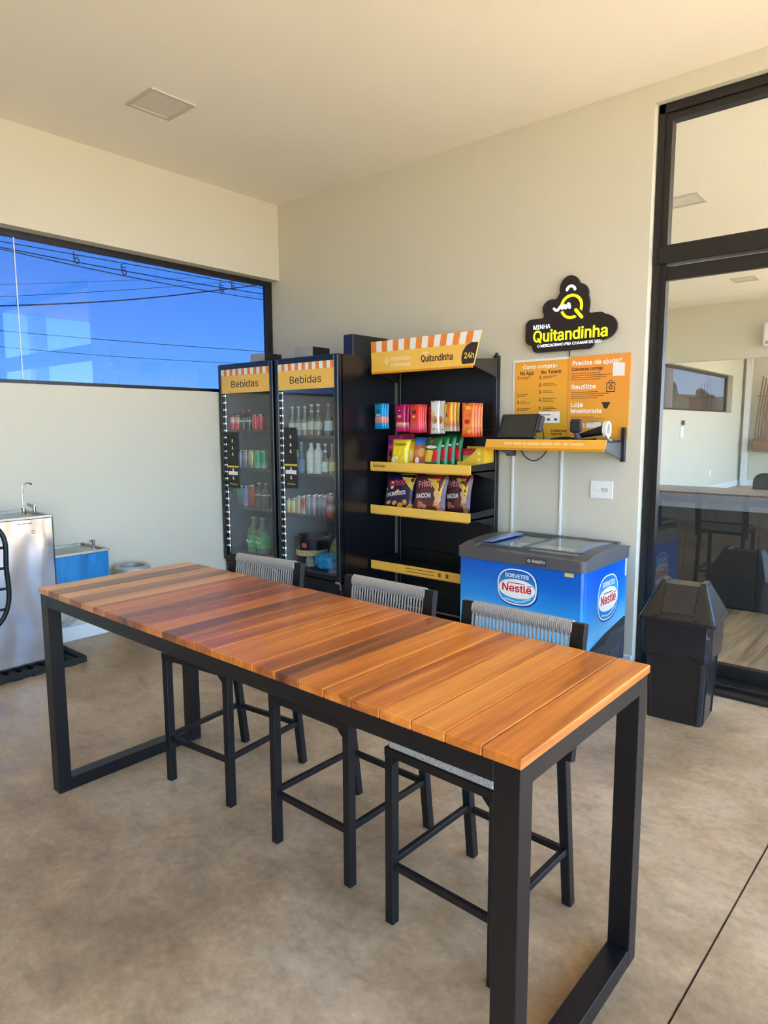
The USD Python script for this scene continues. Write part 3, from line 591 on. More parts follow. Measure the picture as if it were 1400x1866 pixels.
part(hd, 'brand_lettering', text('Quitandinha', .046, '-y', (2.05, HY, 2.118), .001, bold=True, w=.285), DKBR, world=True)
part(hd, 'brand_lettering', text('MINHA', .012, '-y', (2.06, HY, 2.176), .001), WPRINT, world=True)
part(hd, 'slogan_lettering', cat(text('Praticidade', .030, '-y', (1.755, HY, 2.145), .001, bold=True, w=.195), text('e comodidade', .028, '-y', (1.755, HY, 2.100), .001, bold=True, w=.195), flat(unary_union([ellipse(1.715, 2.152, .018, .019), Polygon([(1.700, 2.143), (1.730, 2.143), (1.715, 2.112)])]).difference(ellipse(1.715, 2.153, .007, .007)), '-y', (0, HY, 0), .001)), M('cream_print', (250, 226, 176), .5), world=True)
bd = Polygon([(hx(z, 1)-.002, z) for z in np.linspace(hz0+.016, 2.222, 8)]+[(2.50, 2.226), (2.455, 2.208), (2.425, 2.17), (2.413, 2.13), (2.415, 2.09), (2.425, hz0+.014)])
part(hd, 'badge', flat(bd, '-y', (0, HY, 0), .0016), DKBR, world=True)
part(hd, 'badge_lettering', text('24h', .040, '-y', (2.432, HY-.0016, 2.118), .001, bold=True, w=.082), M('lamp_yellow', (250, 214, 70), .5), world=True)

# bags
def bag(w, h, t, seed=0, nx=14, nz=18):
    """crimped pillow bag standing on z=0, front facing -y"""
    r = np.random.default_rng(seed)
    def f(x, z):
        u = np.clip(2*x/w, -1, 1); v = np.clip(2*z/h-1, -1, 1)
        b = np.sqrt(np.clip(1-u**4, 0, 1))*np.clip(1-np.abs(v)**5, 0, 1)**.8
        wr = (meshkit.noise(np.stack([x*55/ (w/.12), z*40/(h/.2), np.full_like(x, seed*3.3)], -1), seed)-.5)*.30
        return t/2*b*(1+wr)+.0012
    us, vs = np.linspace(-1, 1, nx), np.linspace(0, 1, nz)
    X, Z = np.meshgrid(us*w/2, vs*h)
    Xp = X*(1-.07*np.sin(np.pi*Z/h)**2)
    F = f(X, Z); v = np.vstack([np.stack([Xp, -F, Z], -1).reshape(-1, 3), np.stack([Xp, F, Z], -1).reshape(-1, 3)])
    fc = []
    k = nx*nz
    for i in range(nz-1):
        for j in range(nx-1):
            a, b, c, d = i*nx+j, i*nx+j+1, (i+1)*nx+j+1, (i+1)*nx+j
            fc += [[a, b, c], [a, c, d], [k+a, k+c, k+b], [k+a, k+d, k+c]]
    rim = [j for j in range(nx)]+[i*nx+nx-1 for i in range(1, nz)]+[(nz-1)*nx+j for j in range(nx-2, -1, -1)]+[i*nx for i in range(nz-2, 0, -1)]
    for p, q in zip(rim, rim[1:]+rim[:1]): fc += [[p, k+p, q], [q, k+p, k+q]]
    m = trimesh.Trimesh(v, np.array(fc), process=False); m.fix_normals()
    return m, f
def on_bag(shape, f, w, h, mesh=False):
    """print on the bag's front: a flat shape in (x, z) laid on its bulge"""
    m = V(shape).copy() if mesh else extr(shape, .0008)
    if not mesh:
        for _ in range(2): m = m.subdivide()
    v = m.vertices; x, z = v[:, 0].copy(), v[:, 1].copy(); d = v[:, 2].copy()
    m.vertices = np.stack([x*(1-.07*np.sin(np.pi*np.clip(z/h, 0, 1))**2), -f(x, z)-.0012-d, z], 1); return m
def tprint(s, hgt, x, z, f, w, h, width=None, rot=0):
    m = meshkit.text_mesh(s, hgt, .0008, True)
    if width: m.apply_scale([width/(m.bounds[1, 0]-m.bounds[0, 0]), 1, 1])
    m.apply_translation([-m.bounds[:, 0].mean(), 0, 0])
    m.apply_transform(trimesh.transformations.rotation_matrix(math.radians(rot), [0, 0, 1])); m.apply_translation([x, z, 0])
    return on_bag(m, f, w, h, True)
FOIL = dict(rough=.28)
def snack(name, w, h, t, mat, prints, loc, rz, tilt, label, cat_='snack bag', seed=0):
    th = thing(name, label, cat_, loc, rz)
    R = trimesh.transformations.rotation_matrix(math.radians(tilt), [1, 0, 0])
    m, f = bag(w, h, t, seed); m.apply_transform(R)
    part(th, 'wrapper', m, mat, smooth=50)
    for pn, fn, pm in prints:
        p = fn(f, w, h); p.apply_transform(R); part(th, pn, p, pm)
    return th
E_ = lambda cx, cz, a, b: (lambda f, w, h: on_bag(ellipse(cx*w, cz*h, a*w, b*h, 6), f, w, h))
T_ = lambda s, hh, cx, cz, wd, rot=0: (lambda f, w, h: tprint(s, hh, cx*w, cz*h, f, w, h, wd*w, rot))
P_ = lambda pts: (lambda f, w, h: on_bag(Polygon([(a*w, b*h) for a, b in pts]), f, w, h))
def blobs(seed, n, x0, x1, z0, z1, a):
    def go(f, w, h):
        r = np.random.default_rng(seed)
        return cat(*[on_bag(affinity.rotate(ellipse(r.uniform(x0, x1)*w, r.uniform(z0, z1)*h, a*w*r.uniform(.6, 1.2), a*w*r.uniform(.5, .9), 4), r.uniform(0, 180)), f, w, h) for _ in range(n)])
    return go
CR = M('print_cream', (244, 222, 170), .4); RD = M('print_red', (206, 36, 40), .35); GD_ = M('print_gold', (238, 190, 60), .35); WT = M('print_white', (240, 238, 232), .35); BK = M('print_ink', (40, 30, 50), .4); BRN = M('print_brown', (150, 74, 36), .4)
hooks = []
def hook(x, z, y): hooks.append(cat(tube([[x, -.045, z+.004], [x, y-.012, z+.004], [x, y-.02, z+.016]], .003, 6), box(x-.012, x+.012, -.047, -.043, z-.01, z+.02)))
def hang(kind, x, y0, zt, n, w, h, t, mat, prints, words, dy=.026, dx=0.0):
    hook(x, zt-.012, y0)
    for i in range(n):
        snack(kind, w, h, t, mat, prints, (x+dx*i, y0+.02+dy*i, zt-h), rng.uniform(-5, 5), 0, words[i], 'candy bag', seed=i+int(x*50))
hang('candy_bag', 1.605, -.40, 1.826, 3, .098, .20, .022, M('foil_blue', (10, 150, 206), ramp=[(0, (10, 150, 206)), (.045, (10, 150, 206)), (.055, (236, 120, 100)), (.09, (232, 150, 140)), (.10, (8, 150, 208)), (.2, (8, 150, 208))], rough=.3),
     [('emblem', E_(0, .70, .17, .075), BK), ('title', E_(0, .54, .26, .035), M('print_lime', (190, 206, 110), .4)), ('highlight', E_(0, .715, .09, .03), WT)], ('front blue candy bag on the leftmost hook of the snack rack', 'middle blue candy bag on the leftmost hook of the snack rack', 'rear blue candy bag on the leftmost hook of the snack rack'), .03)
hang('candy_bag', 1.80, -.37, 1.815, 2, .104, .21, .022, M('foil_magenta', (196, 16, 104), ramp=[(0, (206, 20, 110)), (.03, (210, 60, 120)), (.065, (226, 190, 150)), (.075, (190, 14, 100)), (.22, (186, 12, 98))], rough=.3),
     [('emblem', E_(0, .76, .15, .07), BK), ('highlight', E_(0, .77, .08, .03), WT), ('title', E_(0, .56, .22, .05), GD_)], ('front magenta candy bag on the second hook of the snack rack', 'rear magenta candy bag on the second hook of the snack rack'), .045)
hang('candy_bag', 1.935, -.36, 1.812, 4, .108, .215, .022, M('foil_coral', (232, 52, 40), ramp=[(0, (226, 40, 60)), (.05, (224, 80, 110)), (.08, (240, 70, 70)), (.10, (236, 56, 40)), (.22, (236, 60, 40))], rough=.3),
     [('emblem', E_(0, .74, .2, .075), BK), ('highlight', E_(0, .75, .10, .035), WT), ('title', E_(0, .56, .14, .04), GD_)], ('front coral red candy bag of four on the third hook', 'second coral red candy bag on the third hook', 'third coral red candy bag on the third hook', 'rearmost coral red candy bag on the third hook'), .026)
hang('candy_bag', 2.05, -.28, 1.80, 2, .10, .215, .022, M('foil_crimson', (176, 26, 36), ramp=[(0, (150, 24, 34)), (.08, (190, 60, 50)), (.11, (190, 24, 36)), (.22, (190, 24, 36))], rough=.3),
     [('emblem', E_(0, .74, .16, .06), GD_)], ('front dark crimson candy bag hanging behind the coral ones', 'rear dark crimson candy bag hanging behind the coral ones'), .03)
hang('peanut_bag', 2.105, -.33, 1.835, 2, .082, .245, .022, M('foil_white', (222, 218, 208), ramp=[(0, (206, 200, 190)), (.02, (226, 222, 214)), (.25, (228, 224, 216))], rough=.3),
     [('bun', E_(.05, .42, .33, .13), M('print_bun', (204, 150, 90), .4)), ('sausage', E_(.05, .42, .22, .07), M('print_sausage', (176, 60, 40), .4)), ('mustard', E_(-.1, .62, .12, .08), GD_), ('crumbs', blobs(3, 7, -.35, .35, .10, .2, .06), BRN)], ('front white bag with sausage picture on the fourth hook', 'rear white bag with sausage picture on the fourth hook'), .05, .012)
hang('peanut_bag', 2.205, -.30, 1.822, 3, .080, .215, .02, M('foil_amber', (232, 176, 40), ramp=[(0, (216, 206, 196)), (.05, (206, 120, 60)), (.09, (230, 170, 40)), (.22, (240, 188, 50))], rough=.3),
     [('stripe', P_([(-.1, .45), (.2, .45), (.25, .98), (-.05, .98)]), M('print_orange', (236, 110, 40), .4)), ('mark', blobs(8, 3, -.3, .3, .5, .6, .12), BK)], ('front yellow and orange snack bag on the fifth hook', 'middle yellow and orange snack bag on the fifth hook', 'rear yellow and orange snack bag on the fifth hook'), .045)
hang('peanut_bag', 2.355, -.26, 1.815, 4, .105, .25, .026, M('foil_orange', (236, 106, 30), rough=.3, noise=(26, .22, 2.), ramp=[(0, (226, 70, 30)), (.08, (240, 130, 50)), (.25, (238, 104, 26))]),
     [('title', E_(.05, .85, .22, .06), GD_), ('heart', E_(.0, .45, .25, .07), RD), ('crumbs', blobs(5, 8, -.35, .35, .12, .35, .08), GD_)], ('front orange snack bag on the rightmost hook', 'second orange snack bag on the rightmost hook', 'third orange snack bag on the rightmost hook', 'rearmost orange snack bag on the rightmost hook'), .04)
for h in hooks: part(rk, 'hook', h, BLKMETAL, world=True)
# bags standing on the upper shelf (board top at 1.321)
Z1 = 1.322
PUR = M('foil_purple', (96, 34, 110), rough=.3, ramp=[(0, (50, 30, 80)), (.06, (150, 80, 60)), (.12, (190, 40, 100)), (.2, (90, 30, 120)), (.26, (206, 40, 60))], noise=(18, .2))
snack('chip_bag', .14, .255, .06, PUR, [('title', E_(0, .62, .34, .07), M('print_pink', (226, 70, 120), .4)), ('mark', E_(-.1, .4, .2, .10), BK)], (1.665, -.27, Z1), 12, -8, 'purple chip bag at the left end of the upper shelf', seed=31)
snack('chip_bag', .14, .265, .05, PUR, [('title', E_(0, .62, .34, .07), M('print_pink', (226, 70, 120), .4))], (1.715, -.19, Z1), 8, -6, 'purple and red chip bag standing behind the first purple one', seed=32)
YB = M('foil_yellow', (238, 206, 30), rough=.3, noise=(14, .10, 2.), ramp=[(0, (226, 190, 20)), (.12, (240, 214, 40)), (.22, (236, 200, 30))])
snack('chip_bag', .165, .225, .06, YB, [('title', E_(0, .80, .4, .06), M('print_olive', (176, 140, 20), .4)), ('picture', E_(-.2, .25, .2, .14), CR)], (1.775, -.335, Z1), 6, -10, 'bright yellow chip bag at the front of the upper shelf', seed=33)
snack('chip_bag', .165, .225, .055, YB, [('picture', E_(.05, .4, .18, .2), CR)], (1.83, -.265, Z1), 2, -8, 'yellow chip bag just behind the bright yellow one', seed=34)
CHB = M('foil_orange_tan', (206, 120, 50), rough=.3, ramp=[(0, (214, 150, 110)), (.06, (200, 80, 50)), (.12, (226, 150, 70)), (.17, (190, 96, 50)), (.19, (60, 120, 190)), (.25, (40, 100, 180))], noise=(24, .25))
snack('chip_bag', .155, .24, .06, CHB, [('picture', E_(.1, .5, .22, .14), M('print_tan', (236, 180, 110), .4)), ('paw', E_(-.15, .22, .12, .12), WT)], (1.955, -.29, Z1), 4, -8, 'orange and blue chip bag in the middle of the upper shelf', seed=35)
GRB = M('foil_green', (24, 110, 50), rough=.3, ramp=[(0, (16, 96, 44)), (.05, (20, 110, 50)), (.24, (16, 96, 40))])
gp = [('picture', P_([(-.40, .22), (.08, .22), (.16, .6), (-.34, .6)]), GD_), ('red_flash', P_([(.08, .22), (.40, .26), (.44, .62), (.16, .6)]), RD), ('title', E_(0, .70, .36, .05), WT), ('badge', E_(-.02, .88, .1, .05), RD)]
for i, w_ in enumerate(('front', 'second', 'third', 'rearmost')):
    snack('chip_bag', .155, .235+.01*i, .05, GRB, gp, (2.085+.026*i, -.325+.058*i, Z1), -3, -7, '%s of the four green chip bags leaning in a row on the upper shelf' % w_, seed=36+i)
bx = thing('display_box', 'yellow cardboard display box with cut front at the right of the upper shelf', 'box', (2.36, -.13, Z1))
DB = M('card_yellow', (240, 196, 50), .6, noise=(30, .06))
part(bx, 'tray', cat(flat(Polygon([(2.235, 0), (2.475, 0), (2.475, .165), (2.42, .160), (2.36, .11), (2.30, .065), (2.235, .045)]), '-y', (0, -.20, Z1), .003), box(2.235, 2.475, -.2, -.068, Z1, Z1+.003), box(2.472, 2.475, -.2, -.068, Z1, Z1+.165), box(2.235, 2.238, -.2, -.068, Z1, Z1+.06), box(2.235, 2.475, -.071, -.068, Z1, Z1+.17)), DB, world=True)
part(bx, 'print', cat(*[flat(ellipse(2.43, Z1+z, .012, .012), '-y', (0, -.203, 0), .0006) for z in (.04, .075, .12)]), M('card_print', (246, 226, 160), .6), world=True)
snack('sweets_pack', .11, .15, .05, M('foil_redgreen', (150, 180, 80), rough=.3, ramp=[(0, (230, 240, 226)), (.05, (150, 190, 90)), (.09, (150, 190, 90)), (.105, (190, 30, 50)), (.16, (180, 24, 40))], noise=(30, .15)), [('tag', P_([(-.2, .1), (.2, .1), (.2, .32), (-.2, .32)]), WT)], (2.30, -.145, Z1+.004), 4, 0, 'green and red sweets pack standing in the yellow display box', 'sweets pack', 51)
snack('sweets_pack', .11, .15, .04, M('foil_redbrown', (150, 50, 40), rough=.3, noise=(24, .3)), [], (2.405, -.10, Z1+.004), -4, 0, 'red brown sweets pack behind the cut edge of the display box', 'sweets pack', 52)
# big bags on the lower shelf (board top .974)
Z2 = .974
NAVY = M('foil_navy', (36, 26, 64), rough=.3, noise=(12, .15))
snack('snack_sack', .30, .30, .09, NAVY, [('corner', P_([(-.05, .99), (.47, .99), (.44, .52)]), GD_), ('title', T_('Fritop', .045, -.03, .66, .50, 12), M('print_rose', (222, 60, 90), .35)), ('flavour', T_('CHURRASCO', .030, -.08, .38, .66, 9), WT), ('picture', blobs(11, 6, -.38, .40, .08, .28, .085), M('print_fried', (230, 160, 60), .4)), ('picture', blobs(12, 4, -.4, .4, .28, .75, .06), GD_)],
      (1.735, -.29, Z2), 8, -12, 'dark navy snack bag with the word CHURRASCO on the lower shelf', seed=61)
MAR = M('foil_maroon', (96, 44, 46), rough=.3, noise=(12, .18))
bp = lambda: [('corner', P_([(-.20, .99), (.47, .99), (.42, .42)]), GD_), ('corner_print', blobs(15, 6, .12, .34, .7, .95, .05), RD), ('title', T_('Fritop', .050, -.06, .66, .50, 10), M('print_rose_light', (232, 150, 150), .35)), ('flavour', T_('BACON', .034, -.12, .37, .46, 6), WT), ('picture', blobs(13, 7, -.40, .40, .06, .25, .085), M('print_bacon', (196, 120, 84), .4)), ('picture', blobs(14, 3, .14, .38, .28, .55, .10), M('print_chip', (220, 170, 120), .4))]
snack('snack_sack', .30, .31, .09, MAR, bp(), (2.035, -.30, Z2), 4, -12, 'maroon snack bag with the word BACON at the front of the lower shelf', seed=62)
snack('snack_sack', .24, .31, .08, MAR, bp(), (2.215, -.175, Z2), 0, -10, 'second maroon snack bag half hidden behind the BACON bag', seed=63)

# ------------------------------------------------------------------ lit sign on the wall
sg = thing('lit_sign', 'black cloud shaped lit sign reading MINHA Quitandinha', 'sign', (3.03, -.01, 2.15))
sp = unary_union([rrect(2.705, 3.30, 2.215, 2.395, .045), rrect(2.76, 3.22, 2.160, 2.30, .04), rrect(2.95, 3.34, 2.22, 2.36, .06), ellipse(3.27, 2.295, .105, .085), ellipse(3.225, 2.345, .075, .05), ellipse(3.055, 2.46, .125, .135), ellipse(3.035, 2.575, .075, .085), ellipse(2.905, 2.455, .07, .062), rrect(2.92, 3.15, 2.33, 2.50, .04), ellipse(3.10, 2.53, .07, .07)]).buffer(.02).buffer(-.02)
part(sg, 'board', flat(sp, '-y', (0, -.022, 0), .018), M('sign_black', (34, 24, 24), .35), world=True)
part(sg, 'standoff', cat(*[tube([[x, -.024, z], [x, -.0005, z]], .008, 8) for x, z in ((2.8, 2.25), (3.25, 2.25), (3.05, 2.55))]), ALU, world=True)
LY, LWH = M('letter_yellow', (244, 236, 30), .5, emit=.55, ecol=(240, 232, 20)), M('letter_white', (236, 250, 250), .5, emit=.75, ecol=(226, 244, 246))
q0, q1 = Point(3.052, 2.452).buffer(.083, 24), Point(3.052, 2.452).buffer(.064, 24)
gap = unary_union([LineString([(2.96, 2.440), (3.0, 2.452)]).buffer(.020), LineString([(3.075, 2.43), (3.145, 2.365)]).buffer(.026)])
part(sg, 'letter_q', flat(unary_union([q0.difference(q1).difference(gap), LineString([(3.085, 2.425), (3.128, 2.375)]).buffer(.011)]), '-y', (0, -.040, 0), .005), LY, world=True)
th = np.linspace(math.radians(15), math.radians(165), 14)
part(sg, 'handle_arc', flat(LineString([(3.045+.030*math.cos(a), 2.556+.032*math.sin(a)) for a in th]).buffer(.009), '-y', (0, -.040, 0), .005), LWH, world=True)
part(sg, 'squiggle', flat(LineString(curve([(2.925, 2.450), (2.95, 2.437), (2.965, 2.452), (2.978, 2.462), (2.985, 2.445), (3.0, 2.466), (3.01, 2.446), (3.027, 2.468), (3.04, 2.445)], 40)).buffer(.0085), '-y', (0, -.042, 0), .005), LWH, world=True)
part(sg, 'lettering_minha', text('MINHA', .030, '-y', (2.765, -.040, 2.322), .004, w=.13), LWH, world=True)
part(sg, 'lettering_name', text('Quitandinha', .075, '-y', (2.762, -.040, 2.235), .004, bold=True, w=.545), LY, world=True)
part(sg, 'lettering_slogan', text('O MERCADINHO PRA CHAMAR DE SEU', .019, '-y', (2.800, -.040, 2.196), .004, w=.47), LWH, world=True)
single('sign_cable', tube([[3.03, -.006, 2.165], [3.031, -.006, 2.12]], .0035, 6), DKBR, 'short dark cable between the lit sign and the poster', 'cable')

# ------------------------------------------------------------------ poster
po = thing('instruction_poster', 'orange wall poster with buying and help instructions', 'poster', (3.03, -.004, 1.555))
PX0, PX1, PZ0, PZ1 = 2.592, 3.462, 1.557, 2.118
part(po, 'backing', cbox(2.588, 3.03, -.004, -.0005, PZ0, PZ1+.004, .001), WHITE, world=True)
part(po, 'left_sheet', box(2.606, 3.028, -.006, -.004, PZ0, PZ1-.012), M('poster_left', (236, 170, 50), .5, ramp=[(0, (214, 166, 40)), (.45, (240, 166, 52))], axis='z'), world=True)
part(po, 'right_sheet', box(3.030, PX1, -.009, -.0005, PZ0, PZ1), M('poster_right', (240, 160, 52), .5, ramp=[(0, (220, 160, 50)), (.5, (238, 150, 54))], axis='z'), world=True)
def pt_(parent, s, h, x, z, w, m, y=-.006, bold=True): part(parent, 'lettering', text(s, h, '-y', (x, y, z), .0006, bold=bold, w=w), m, world=True)
pt_(po, 'Como comprar', .026, 2.670, 2.055, .27, WPRINT); pt_(po, 'No App', .024, 2.648, 2.012, .108, BPRINT); pt_(po, 'No Totem', .024, 2.815, 2.013, .155, BPRINT)
for i, z in enumerate((1.985, 1.855, 1.805, 1.755, 1.708)): pt_(po, str(i+1), .020, 2.628, z, None, BPRINT)
for i, z in enumerate((1.978, 1.925, 1.875, 1.82, 1.76)): pt_(po, str(i+1), .022, 2.802, z, None, BPRINT)
lines = []
for i, z in enumerate((1.995, 1.868, 1.818, 1.768, 1.720)):
    for k in range(2): lines.append(flat(sbox(2.650, z-k*.011, 2.650+.085-.02*((i+k) % 3), z-k*.011+.004), '-y', (0, -.006, 0), .0005))
for i, z in enumerate((1.992, 1.940, 1.890, 1.836, 1.776)):
    for k in range(3 if i > 2 else 2): lines.append(flat(sbox(2.832, z-k*.011, 2.832+.11-.02*((i+2*k) % 3), z-k*.011+.004), '-y', (0, -.006, 0), .0005))
for z, n_, wd in ((1.998, 4, .29), (1.872, 4, .27), (1.702, 4, .24)):
    for k in range(n_): lines.append(flat(sbox(3.052, z-k*.0135, 3.052+wd*(1-.28*((k*7+2) % 3)/2), z-k*.0135+.004), '-y', (0, -.009, 0), .0005))
part(po, 'small_print', cat(*lines), M('fine_print', (120, 70, 34), .5), world=True, kind='stuff')
part(po, 'white_box', cat(flat(rrect(2.805, 2.972, 1.665, 1.745, .006), '-y', (0, -.006, 0), .0005)), WPRINT, world=True)
part(po, 'card_icons', cat(*[flat(rrect(2.818+.055*i, 2.842+.055*i, 1.682, 1.698, .003), '-y', (0, -.0065, 0), .0005) for i in range(3)], flat(sbox(2.82, 1.72, 2.90, 1.726), '-y', (0, -.0065, 0), .0005)), M('icon_grey', (96, 92, 90), .5), world=True)
pt_(po, 'Precisa de ajuda?', .029, 3.054, 2.058, .345, WPRINT, -.009); pt_(po, 'Converse comigo', .022, 3.052, 2.020, .225, BPRINT, -.009)
pt_(po, 'Reutilize', .030, 3.052, 1.896, .175, WPRINT, -.009); pt_(po, 'Loja', .028, 3.052, 1.776, .085, WPRINT, -.009); pt_(po, 'Monitorada', .028, 3.052, 1.732, .22, WPRINT, -.009); pt_(po, 'Wi-Fi', .030, 3.052, 1.632, .105, WPRINT, -.009)
part(po, 'blank_label', flat(sbox(3.345, 1.972, 3.425, 2.057), '-y', (0, -.009, 0), .0005), WHITE, world=True)
part(po, 'blank_label', flat(rrect(3.17, 3.275, 1.630, 1.668, .004), '-y', (0, -.009, 0), .0005), WHITE, world=True)
part(po, 'bag_icon', flat(unary_union([rrect(3.305, 3.365, 1.868, 1.932, .006).difference(rrect(3.310, 3.360, 1.873, 1.927, .005)), Point(3.335, 1.932).buffer(.016).difference(Point(3.335, 1.932).buffer(.012)), Point(3.335, 1.898).buffer(.014).difference(Point(3.335, 1.898).buffer(.008))]), '-y', (0, -.009, 0), .0006), DKBR, world=True)
part(po, 'camera_icon', flat(unary_union([rrect(3.275, 3.335, 1.792, 1.802, .004), Polygon([(3.28, 1.792), (3.33, 1.792), (3.318, 1.764), (3.305, 1.756), (3.292, 1.764)])]), '-y', (0, -.009, 0), .0006), DKBR, world=True)
pt_(po, 'É proibido fumar', .017, 2.905, 1.602, .12, BPRINT); pt_(po, 'nesta loja', .017, 2.905, 1.580, .085, BPRINT)

# ------------------------------------------------------------------ checkout ledge
lg = thing('checkout_ledge', 'wall ledge with yellow front strip below the poster', 'shelf', (3.0, -.15, 1.41))
part(lg, 'board', cbox(2.60, 3.432, -.300, -.02, 1.532, 1.547, .002), M('ledge_black', (30, 28, 30), .35), world=True)
pr2 = part(lg, 'front_strip', cat(hull([[2.556, -.306, 1.553], [3.446, -.306, 1.553], [3.43, -.306, 1.494], [2.545, -.306, 1.494], [2.556, -.298, 1.553], [3.446, -.298, 1.553], [3.43, -.298, 1.494], [2.545, -.298, 1.494]])), M('strip_orange', (248, 176, 62), .45), world=True)
part(lg, 'lower_edge', hull([[x, y, z] for x in (2.548, 3.425) for y, z in ((-.306, 1.494), (-.296, 1.494), (-.302, 1.478), (-.292, 1.478))]), YELD, world=True)
part(pr2, 'strip_print', cat(*[flat(rrect(a, b, 1.515, 1.533, .006), '-y', (0, -.306, 0), .0006) for a, b in ((2.70, 2.765), (2.775, 2.84), (2.85, 2.875), (2.885, 2.98), (2.99, 3.07), (3.08, 3.13), (3.15, 3.185), (3.20, 3.29))]), M('strip_print', (252, 206, 130), .5), world=True)
part(lg, 'arm', hull([[3.425+dx, y, z] for dx in (0, .006) for y, z in ((-.03, 1.545), (-.03, 1.425), (-.296, 1.545), (-.296, 1.487))]), M('arm_grey', (92, 94, 98), .4, .2), world=True)
part(lg, 'arm', hull([[2.61+dx, y, z] for dx in (0, .006) for y, z in ((-.03, 1.545), (-.03, 1.425), (-.296, 1.545), (-.296, 1.487))]), M('arm_grey', (92, 94, 98), .4, .2), world=True)
part(lg, 'wall_rail', cbox(3.427, 3.455, -.034, -.0095, 1.405, 1.632, .003), BLKMETAL, world=True)
part(lg, 'wall_rail', cbox(2.560, 2.625, -.034, -.0005, 1.425, 1.535, .003), BLKMETAL, world=True)
tp = thing('tablet_terminal', 'black tablet terminal on a tilted stand on the ledge', 'tablet', (2.75, -.17, 1.547))
Rt = trimesh.transformations.rotation_matrix(math.radians(-26), [1, 0, 0], [0, -.245, 1.552])
def tt(m): m = V(m).copy(); m.apply_transform(Rt); return m
part(tp, 'shell', tt(cbox(2.605, 2.905, -.256, -.238, 1.553, 1.745, .006)), M('tablet_black', (24, 24, 26), .35), world=True)
part(tp, 'screen', tt(box(2.622, 2.888, -.2572, -.256, 1.566, 1.732)), M('screen_dark', (52, 50, 48), .12), world=True)
part(tp, 'card_reader', tt(cbox(2.880, 2.925, -.238, -.205, 1.62, 1.74, .006)), M('reader_grey', (70, 70, 74), .4), world=True)
part(tp, 'stand', cat(bar([2.75, -.19, 1.66], [2.75, -.09, 1.55], .09, .012), cbox(2.68, 2.82, -.20, -.06, 1.547, 1.555, .002)), M('tablet_black', (24, 24, 26), .35), world=True)
part(tp, 'cable', tube(curve([[2.90, -.20, 1.66], [2.915, -.15, 1.62], [2.91, -.12, 1.56], [2.90, -.1, 1.55]]), .003, 6), RUBBER, world=True)
sc = thing('barcode_scanner', 'small dark blue cube shaped barcode scanner on a bent stem', 'scanner', (3.19, -.2, 1.547))
Rs = trimesh.transformations.rotation_matrix(math.radians(18), [0, 0, 1], [3.19, -.2, 1.63])
hm = cbox(3.150, 3.222, -.235, -.165, 1.598, 1.688, .012); hm.apply_transform(Rs)
wm = cbox(3.158, 3.214, -.2375, -.2345, 1.612, 1.676, .001); wm.apply_transform(Rs)
part(sc, 'head', hm, M('scanner_navy', (34, 36, 58), .35), world=True); part(sc, 'window', wm, BLKGLOSS, world=True)
part(sc, 'stem', tube(curve([[3.19, -.2, 1.605], [3.20, -.205, 1.575], [3.225, -.21, 1.551]]), [.018]*24, 10), M('scanner_stem', (70, 74, 96), .35), world=True, smooth=True)
part(sc, 'base', lathe([(0, 0), (.04, 0), (.04, .005), (.02, .010), (0, .010)], 20, (3.215, -.205, 1.547)), M('scanner_navy', (34, 36, 58), .35), world=True)
hs = thing('cone_holder', 'black cone lying on the ledge with a white ring at its wide end', 'holder', (3.32, -.16, 1.547))
part(hs, 'cone', tube([[3.16, -.15, 1.570], [3.372, -.165, 1.618]], [.012, .034], 16), M('cone_black', (26, 24, 26), .5), world=True, smooth=40)
ring = [[3.388+.000*math.cos(a), -.165+.036*math.cos(a), 1.620+.046*math.sin(a)] for a in np.linspace(0, 2*np.pi, 28)]
part(hs, 'ring', cat(tube([[3.372+.02*k, y, z] for x, y, z in ring for k in (0,)], .007, 8), tube([[3.392, y, z] for x, y, z in ring], .009, 8), tube([[3.384, y, z] for x, y, z in ring], .008, 8)), WHITE, world=True, smooth=True)
part(hs, 'strip_tail', tube(curve([[3.395, -.165, 1.575], [3.402, -.175, 1.556], [3.422, -.185, 1.551]]), .006, 8), WHITE, world=True, smooth=True)
single('cable_coil', tube(curve([[2.985, -.16, 1.553], [3.02, -.12, 1.560], [3.08, -.12, 1.565], [3.13, -.15, 1.560], [3.09, -.18, 1.553], [3.02, -.18, 1.553], [3.0, -.15, 1.556], [3.05, -.14, 1.562], [3.15, -.16, 1.557], [3.30, -.13, 1.557]], 60), .006, 8), RUBBER, 'coiled black cable lying on the ledge between tablet and scanner', 'cable', smooth=True)
single('hanging_cable', tube(curve([[2.665, -.012, 1.50], [2.70, -.012, 1.43], [2.79, -.012, 1.392], [2.83, -.012, 1.41], [2.885, -.012, 1.48], [2.90, -.012, 1.52]], 40), .0035, 6), RUBBER, 'thin black cable hanging in a loop below the ledge', 'cable', smooth=True)
single('cable_duct', cbox(2.594, 2.612, -.012, -.0005, .10, 1.553, .002), SKIRT, 'white vertical cable duct close to the snack rack', 'cable duct')
single('cable_duct', cbox(2.986, 3.004, -.012, -.0005, .10, 1.53, .002), SKIRT, 'white vertical cable duct running down behind the freezer lid', 'cable duct')
sw = thing('switch_plate', 'white wall switch plate above the freezer', 'switch', (3.295, -.005, 1.147))
part(sw, 'plate', cbox(3.216, 3.376, -.009, -.0005, 1.147, 1.270, .003), WHITE, world=True)
part(sw, 'module', cbox(3.250, 3.290, -.0115, -.008, 1.195, 1.222, .002), SKIRT, world=True); part(sw, 'module', cbox(3.295, 3.345, -.0115, -.008, 1.195, 1.222, .002), M('module_grey', (200, 198, 192), .4), world=True)

